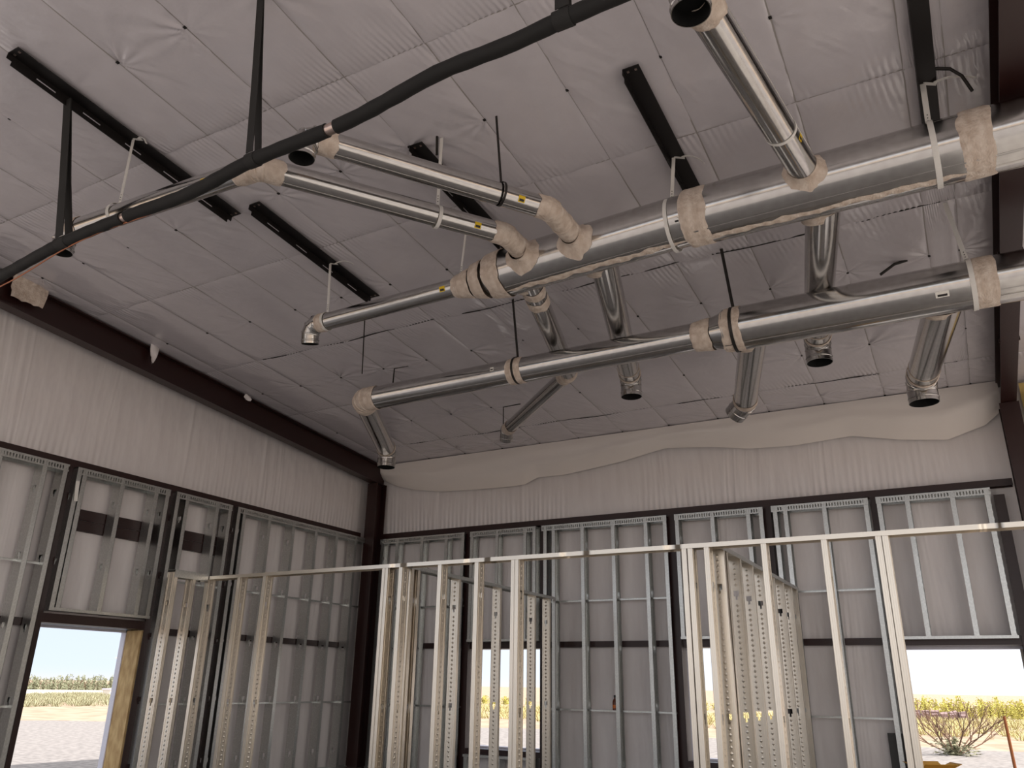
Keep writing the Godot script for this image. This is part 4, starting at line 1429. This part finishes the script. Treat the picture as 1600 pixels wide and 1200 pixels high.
	for j in 9:
		var row := []
		for i in 9:
			var u := i / 8.0
			var v := j / 8.0
			row.append(Vector3(11.95 + u * 0.7, 5.05 + v * 0.75, 0.0 + 0.1 * sin(u * PI) * sin(v * PI) + 0.06 * noise.get_noise_2d(u * 200.0, v * 200.0)))
		g.append(row)
	sheet(st, g, false)
	solid("insulation_batt", st.commit(), M.batt, "bare yellowish insulation batt on the wall right of the right column", "insulation")

# ------------------------------------------------------------------ outdoors
func bush_mesh(sd: int, leaves: int, leaf: float) -> Mesh:
	var r := RandomNumberGenerator.new()
	r.seed = sd
	var st := mb()
	for k in leaves:
		var a := r.randf() * TAU
		var u := pow(r.randf(), 0.45)
		var hgt := r.randf()
		var rad := (0.55 + 0.45 * sin(a * 3.0 + sd)) * sqrt(maxf(0.0, 1.0 - pow(hgt * 1.6 - 0.7, 2.0) * 0.7)) * u
		var p := Vector3(cos(a) * rad, hgt * (0.75 + 0.25 * sin(a * 2.0 + sd * 1.7)), sin(a) * rad)
		var n := Vector3(r.randf() - 0.5, r.randf() * 0.9, r.randf() - 0.5).normalized()
		var f := frame_of(n)
		var s := leaf * (0.6 + r.randf())
		quad(st, p - f[0] * s, p - f[1] * s * 0.4, p + f[0] * s, p + f[1] * s * 0.4)
	return st.commit()

func stem_mesh(sd: int) -> Mesh:
	var r := RandomNumberGenerator.new()
	r.seed = sd
	var st := mb()
	for k in 9:
		var a := r.randf() * TAU
		var tip := Vector3(cos(a) * 0.6, 0.7, sin(a) * 0.6)
		bar(st, Vector3.ZERO, tip, Vector3.RIGHT, 0.025, 0.025)
	return st.commit()

func build_outdoors() -> void:
	var gy := -0.12
	var g := setting("ground")
	var st := mb()
	span(st, Vector3(-700, gy - 0.5, -700), Vector3(700, gy, 300))
	part(g, "dirt", st.commit(), M.dirt)
	st = mb()
	# worn gravel yard with an uneven edge
	var ring := []
	for k in 96:
		var a := TAU * k / 96.0
		var c := Vector2(6.0, 10.0)
		var rx := 37.0
		var rz := 27.5 if sin(a) < 0 else 60.0
		var w := 1.0 + 0.03 * sin(a * 9.0) + 0.02 * sin(a * 23.0)
		ring.append(Vector3(c.x + cos(a) * rx * w, gy + 0.02, c.y + sin(a) * rz * w))
	for k in 96:
		var n := Vector3.UP
		vert(st, Vector3(6, gy + 0.02, 10), n); vert(st, ring[k], n); vert(st, ring[(k + 1) % 96], n)
	part(g, "gravel_yard", st.commit(), M.gravel)
	# shrubs
	var bushes := []
	var stems := []
	for k in 5:
		bushes.append(bush_mesh(11 + k, 900, 0.075))
		stems.append(stem_mesh(31 + k))
	var r := RandomNumberGenerator.new()
	r.seed = 77
	var lab := ["yellow-green scrub bush in the thicket beyond the large back opening", "dull green scrub bush in the distant thicket beyond the left doorway", "yellow-green scrub bush beyond the two back windows"]
	var grp := ["scrub beyond the large opening", "scrub beyond the left doorway", "scrub beyond the back windows"]
	var put := func(x: float, z: float, w: float, h: float, kind: int) -> void:
		var k := r.randi() % 5
		var t := thing("scrub_bush", lab[kind], "bush", Vector3(x, gy, z), grp[kind])
		t.rotation.y = r.randf() * TAU
		var xf := Transform3D(Basis().scaled(Vector3(w, h, w)), Vector3.ZERO)
		part(t, "foliage", bushes[k], [M.leaf_a, M.leaf_b, M.leaf_a][kind], xf)
		part(t, "stems", stems[k], M.twig, xf)
	# rows of low scrub, each clear of the next
	for row in 3:
		for k in 9:
			put.call(4.6 + k * 1.15 + row * 0.5 + r.randf() * 0.2, -52.0 - row * 1.5 - r.randf() * 0.2, 0.52 + r.randf() * 0.08, 0.95 + row * 0.1 + r.randf() * 0.35, 0)
	for row in 2:
		for k in 12:
			var x := -34.0 + k * 1.15 + row * 0.5 if k < 8 else -21.6 + k * 1.15 + row * 0.5
			put.call(x, -54.0 - row * 1.5 - r.randf() * 0.2, 0.53, 0.5 + r.randf() * 0.3, 2)
	var c0 := Vector2(10.8, 13.3)
	for row in 3:
		for k in 9:
			var p := c0 + Vector2(-90.0, -62.5).normalized() * (111.0 + row * 2.4) + Vector2(0.57, -0.82) * ((k - 4) * 1.75 + row * 0.6)
			put.call(p.x, p.y, 0.8 + r.randf() * 0.05, 1.45 + row * 0.12 + r.randf() * 0.45, 1)
	# grass: too many blades to count
	for q in [["dry grass and weeds in the field beyond the left doorway", -38.0, -74.0, -16.0, -50.0, M.grass_b, 2600], ["dry yellow grass in front of the back thicket", -34.0, 13.0, -46.0, -24.0, M.grass_a, 1800]]:
		var blade := mb()
		for k in 14:
			var a := k * 2.4
			var w := Vector3(cos(a), 0, sin(a))
			var b := w * 0.12 * fmod(k * 0.37, 1.0)
			quad(blade, b - w.cross(Vector3.UP) * 0.01, b + w.cross(Vector3.UP) * 0.01, b + w * 0.12 + Vector3(0, 0.2, 0) + w.cross(Vector3.UP) * 0.004, b + w * 0.12 + Vector3(0, 0.2, 0) - w.cross(Vector3.UP) * 0.004)
		var mm := MultiMesh.new()
		mm.transform_format = MultiMesh.TRANSFORM_3D
		mm.mesh = blade.commit()
		mm.instance_count = q[6]
		for k in q[6]:
			var s := 0.5 + r.randf() * 1.2
			mm.set_instance_transform(k, Transform3D(Basis(Vector3.UP, r.randf() * TAU).scaled(Vector3(s * 1.6, s, s * 1.6)), Vector3(lerpf(q[1], q[2], r.randf()), gy, lerpf(q[3], q[4], r.randf()))))
		var o := MultiMeshInstance3D.new()
		o.name = numbered("dry_grass")
		o.multimesh = mm
		o.material_override = q[5]
		add_child(o)
		o.set_meta("label", q[0]); o.set_meta("category", "grass"); o.set_meta("kind", "stuff")
	# bare bush
	var t := thing("bare_bush", "leafless spreading bush on the dirt outside the large back opening", "bush", Vector3(9.8, gy, -13.8))
	var tw := mb()
	var grow := [[Vector3.ZERO, Vector3(0, 1, 0), 0.05, 0]]
	for k in 12:
		var a := k / 12.0 * TAU + r.randf() * 0.4
		grow.append([Vector3(cos(a) * 0.05, 0, sin(a) * 0.05), Vector3(cos(a), 0.35 + r.randf() * 0.9, sin(a)).normalized(), 0.03, 1])
	var guard := 0
	while grow.size() > 0 and guard < 700:
		guard += 1
		var s = grow.pop_front()
		var l: float = [0.3, 0.65, 0.42, 0.3, 0.2][s[3]] * (0.7 + r.randf() * 0.6)
		var b: Vector3 = s[0] + s[1] * l
		bar(tw, s[0], b, Vector3(0.3, 0.2, 0.9), s[2], s[2])
		if s[3] > 0 and s[3] < 4:
			for k in 3:
				grow.append([b, (s[1] + Vector3(r.randf() - 0.5, r.randf() * 0.55 - 0.12, r.randf() - 0.5) * 1.1).normalized(), s[2] * 0.6, s[3] + 1])
	part(t, "branches", tw.commit(), M.twig)
	part(t, "leaves", bushes[2], M.leaf_c, Transform3D(Basis().scaled(Vector3(0.7, 0.5, 0.7)), Vector3(0, 0, 0.2)))
	# rusty post
	st = mb()
	var pf := frame_of(Vector3(-0.05, 1, 0).normalized())
	skin(st, [[Vector3.ZERO, pf[0], pf[1], 0.035], [Vector3(-0.03, 1.12, 0.0), pf[0], pf[1], 0.032]], 12)
	disc_ring(st, Vector3(-0.03, 1.12, 0.0), pf[0], pf[1], 0.0, 0.032, Vector3.UP, 12)
	solid("post", st.commit(), M.rust, "thin rust-brown post standing outside the large back opening", "post", "", Transform3D(Basis(), Vector3(11.12, gy, -9.9)))
	# rubble
	for k in 14:
		var p := Vector3(6.4 + (k % 7) * 0.5, gy, -44.2 - int(k / 7.0) * 0.9)
		st = mb()
		var sz := 0.26 + r.randf() * 0.08 + 0.05 * int(k / 7.0)
		box(st, Vector3(0, sz * 0.7, 0), Vector3(sz * 1.2, sz * 1.6, sz), Basis.from_euler(Vector3(r.randf() * 0.25, r.randf() * 0.3, r.randf() * 0.25)))
		solid("rubble_block", st.commit(), M.rubble, "broken purplish-grey block in the rubble heap before the back thicket", "rubble", "rubble heap blocks", Transform3D(Basis(), p))
	# far structures seen through the doorway
	var ob := [["low white shed with a rusty roof far off at the doorway's left edge", -70.5, -34.5, 2.6, 1.1, 2.0], ["low white trailer far off behind the pole in the doorway", -67.0, -43.5, 1.2, 0.55, 1.2], ["small white trailer far off at the doorway's right side", -66.5, -47.5, 1.6, 0.5, 1.2]]
	for q in ob:
		t = thing("shed", q[0], "shed", Vector3(q[1], gy, q[2]), "white sheds beyond the doorway")
		st = mb()
		span(st, Vector3(-q[3] * 0.5, 0, -q[5] * 0.5), Vector3(q[3] * 0.5, q[4], q[5] * 0.5))
		part(t, "walls", st.commit(), M.paper)
		st = mb()
		span(st, Vector3(-q[3] * 0.56, q[4], -q[5] * 0.56), Vector3(q[3] * 0.56, q[4] + 0.15, q[5] * 0.56))
		part(t, "roof", st.commit(), M.rust if q[4] > 1.0 else M.white_metal)
	st = mb()
	bar(st, Vector3(-82.5, gy + 0.2, -36.0), Vector3(-68.0, gy + 0.2, -57.0), Vector3.UP, 0.4, 0.15)
	solid("low_wall", st.commit(), M.paper, "low pale wall line across the field beyond the left doorway", "wall")
	var pole := func(label: String, x: float, z: float, h: float, rad: float, m: Material) -> void:
		var tt := thing("pole", label, "pole", Vector3(x, gy, z), "distant poles")
		var s2 := mb()
		skin(s2, [[Vector3.ZERO, Vector3.RIGHT, Vector3.FORWARD, rad], [Vector3(0, h, 0), Vector3.RIGHT, Vector3.FORWARD, rad * 0.7]], 10)
		part(tt, "shaft", s2.commit(), m)
		s2 = mb()
		box(s2, Vector3(0, h, 0), Vector3(rad * 9.0, 0.08, 0.1))
		part(tt, "crossbar", s2.commit(), m)
	pole.call("slim pale lamp pole in the field beyond the left doorway", -54.0, -34.0, 3.3, 0.06, M.paper)
	pole.call("thin dark mast on the skyline beyond the left doorway", -88.0, -42.0, 4.1, 0.06, M.rod)
	pole.call("thin dark pole beyond the first back window, near its right side", -11.5, -42.0, 4.6, 0.05, M.rod)
	# tan building behind the first window
	t = thing("barn", "tan flat building far off beyond the first back window", "building", Vector3(-22.0, gy, -66.0))
	st = mb()
	span(st, Vector3(-3.2, 0, -2), Vector3(3.2, 2.0, 2))
	part(t, "walls", st.commit(), M.card)
	st = mb()
	span(st, Vector3(-3.4, 2.0, -2.2), Vector3(3.4, 2.2, 2.2))
	part(t, "roof", st.commit(), M.paper)

# ------------------------------------------------------------------ the scene
func _ready() -> void:
	rng.seed = 5
	noise.seed = 12
	noise.noise_type = FastNoiseLite.TYPE_SIMPLEX_SMOOTH
	noise.frequency = 0.01
	var cam := Camera3D.new()
	cam.name = "camera"
	cam.fov = rad_to_deg(2.0 * atan(600.0 / 1253.7))
	cam.near = 0.05
	cam.far = 3000.0
	add_child(cam)
	cam.position = Vector3(10.815, 1.5, 13.3215)
	cam.rotation_order = EULER_ORDER_YXZ
	cam.rotation = Vector3(0.3591607, 0.509996, 0.0164201)
	cam.current = true
	var env := Environment.new()
	env.background_mode = Environment.BG_SKY
	var sky := Sky.new()
	var sm := ProceduralSkyMaterial.new()
	sm.sky_top_color = Color(0.46, 0.55, 0.68)
	sm.sky_horizon_color = Color(0.65, 0.695, 0.75)
	sm.sky_curve = 0.22
	sm.ground_bottom_color = Color(0.5, 0.44, 0.36)
	sm.ground_horizon_color = Color(0.78, 0.76, 0.74)
	sm.sky_energy_multiplier = 1.0
	sm.sun_angle_max = 150.0
	sm.sun_curve = 1.0
	sky.sky_material = sm
	env.sky = sky
	env.tonemap_mode = Environment.TONE_MAPPER_LINEAR
	env.tonemap_exposure = 2.1
	env.sdfgi_enabled = true
	env.ssao_enabled = true
	env.ssil_enabled = true
	var we := WorldEnvironment.new()
	we.name = "world_environment"
	we.environment = env
	add_child(we)
	var sun := DirectionalLight3D.new()
	sun.name = "sun"
	sun.light_color = Color(1.0, 0.965, 0.93)
	sun.light_energy = 1.1
	sun.light_angular_distance = 0.6
	sun.shadow_enabled = true
	add_child(sun)
	sun.look_at_from_position(Vector3.ZERO, -Vector3(0.7, 0.85, 0.12), Vector3.UP)
	materials()
	build_ceiling()
	build_walls()
	build_framing()
	build_outer_frames()
	build_partitions()
	build_ducts()
	build_support_bars()
	build_hangers()
	build_pipe()
	build_small()
	build_outdoors()
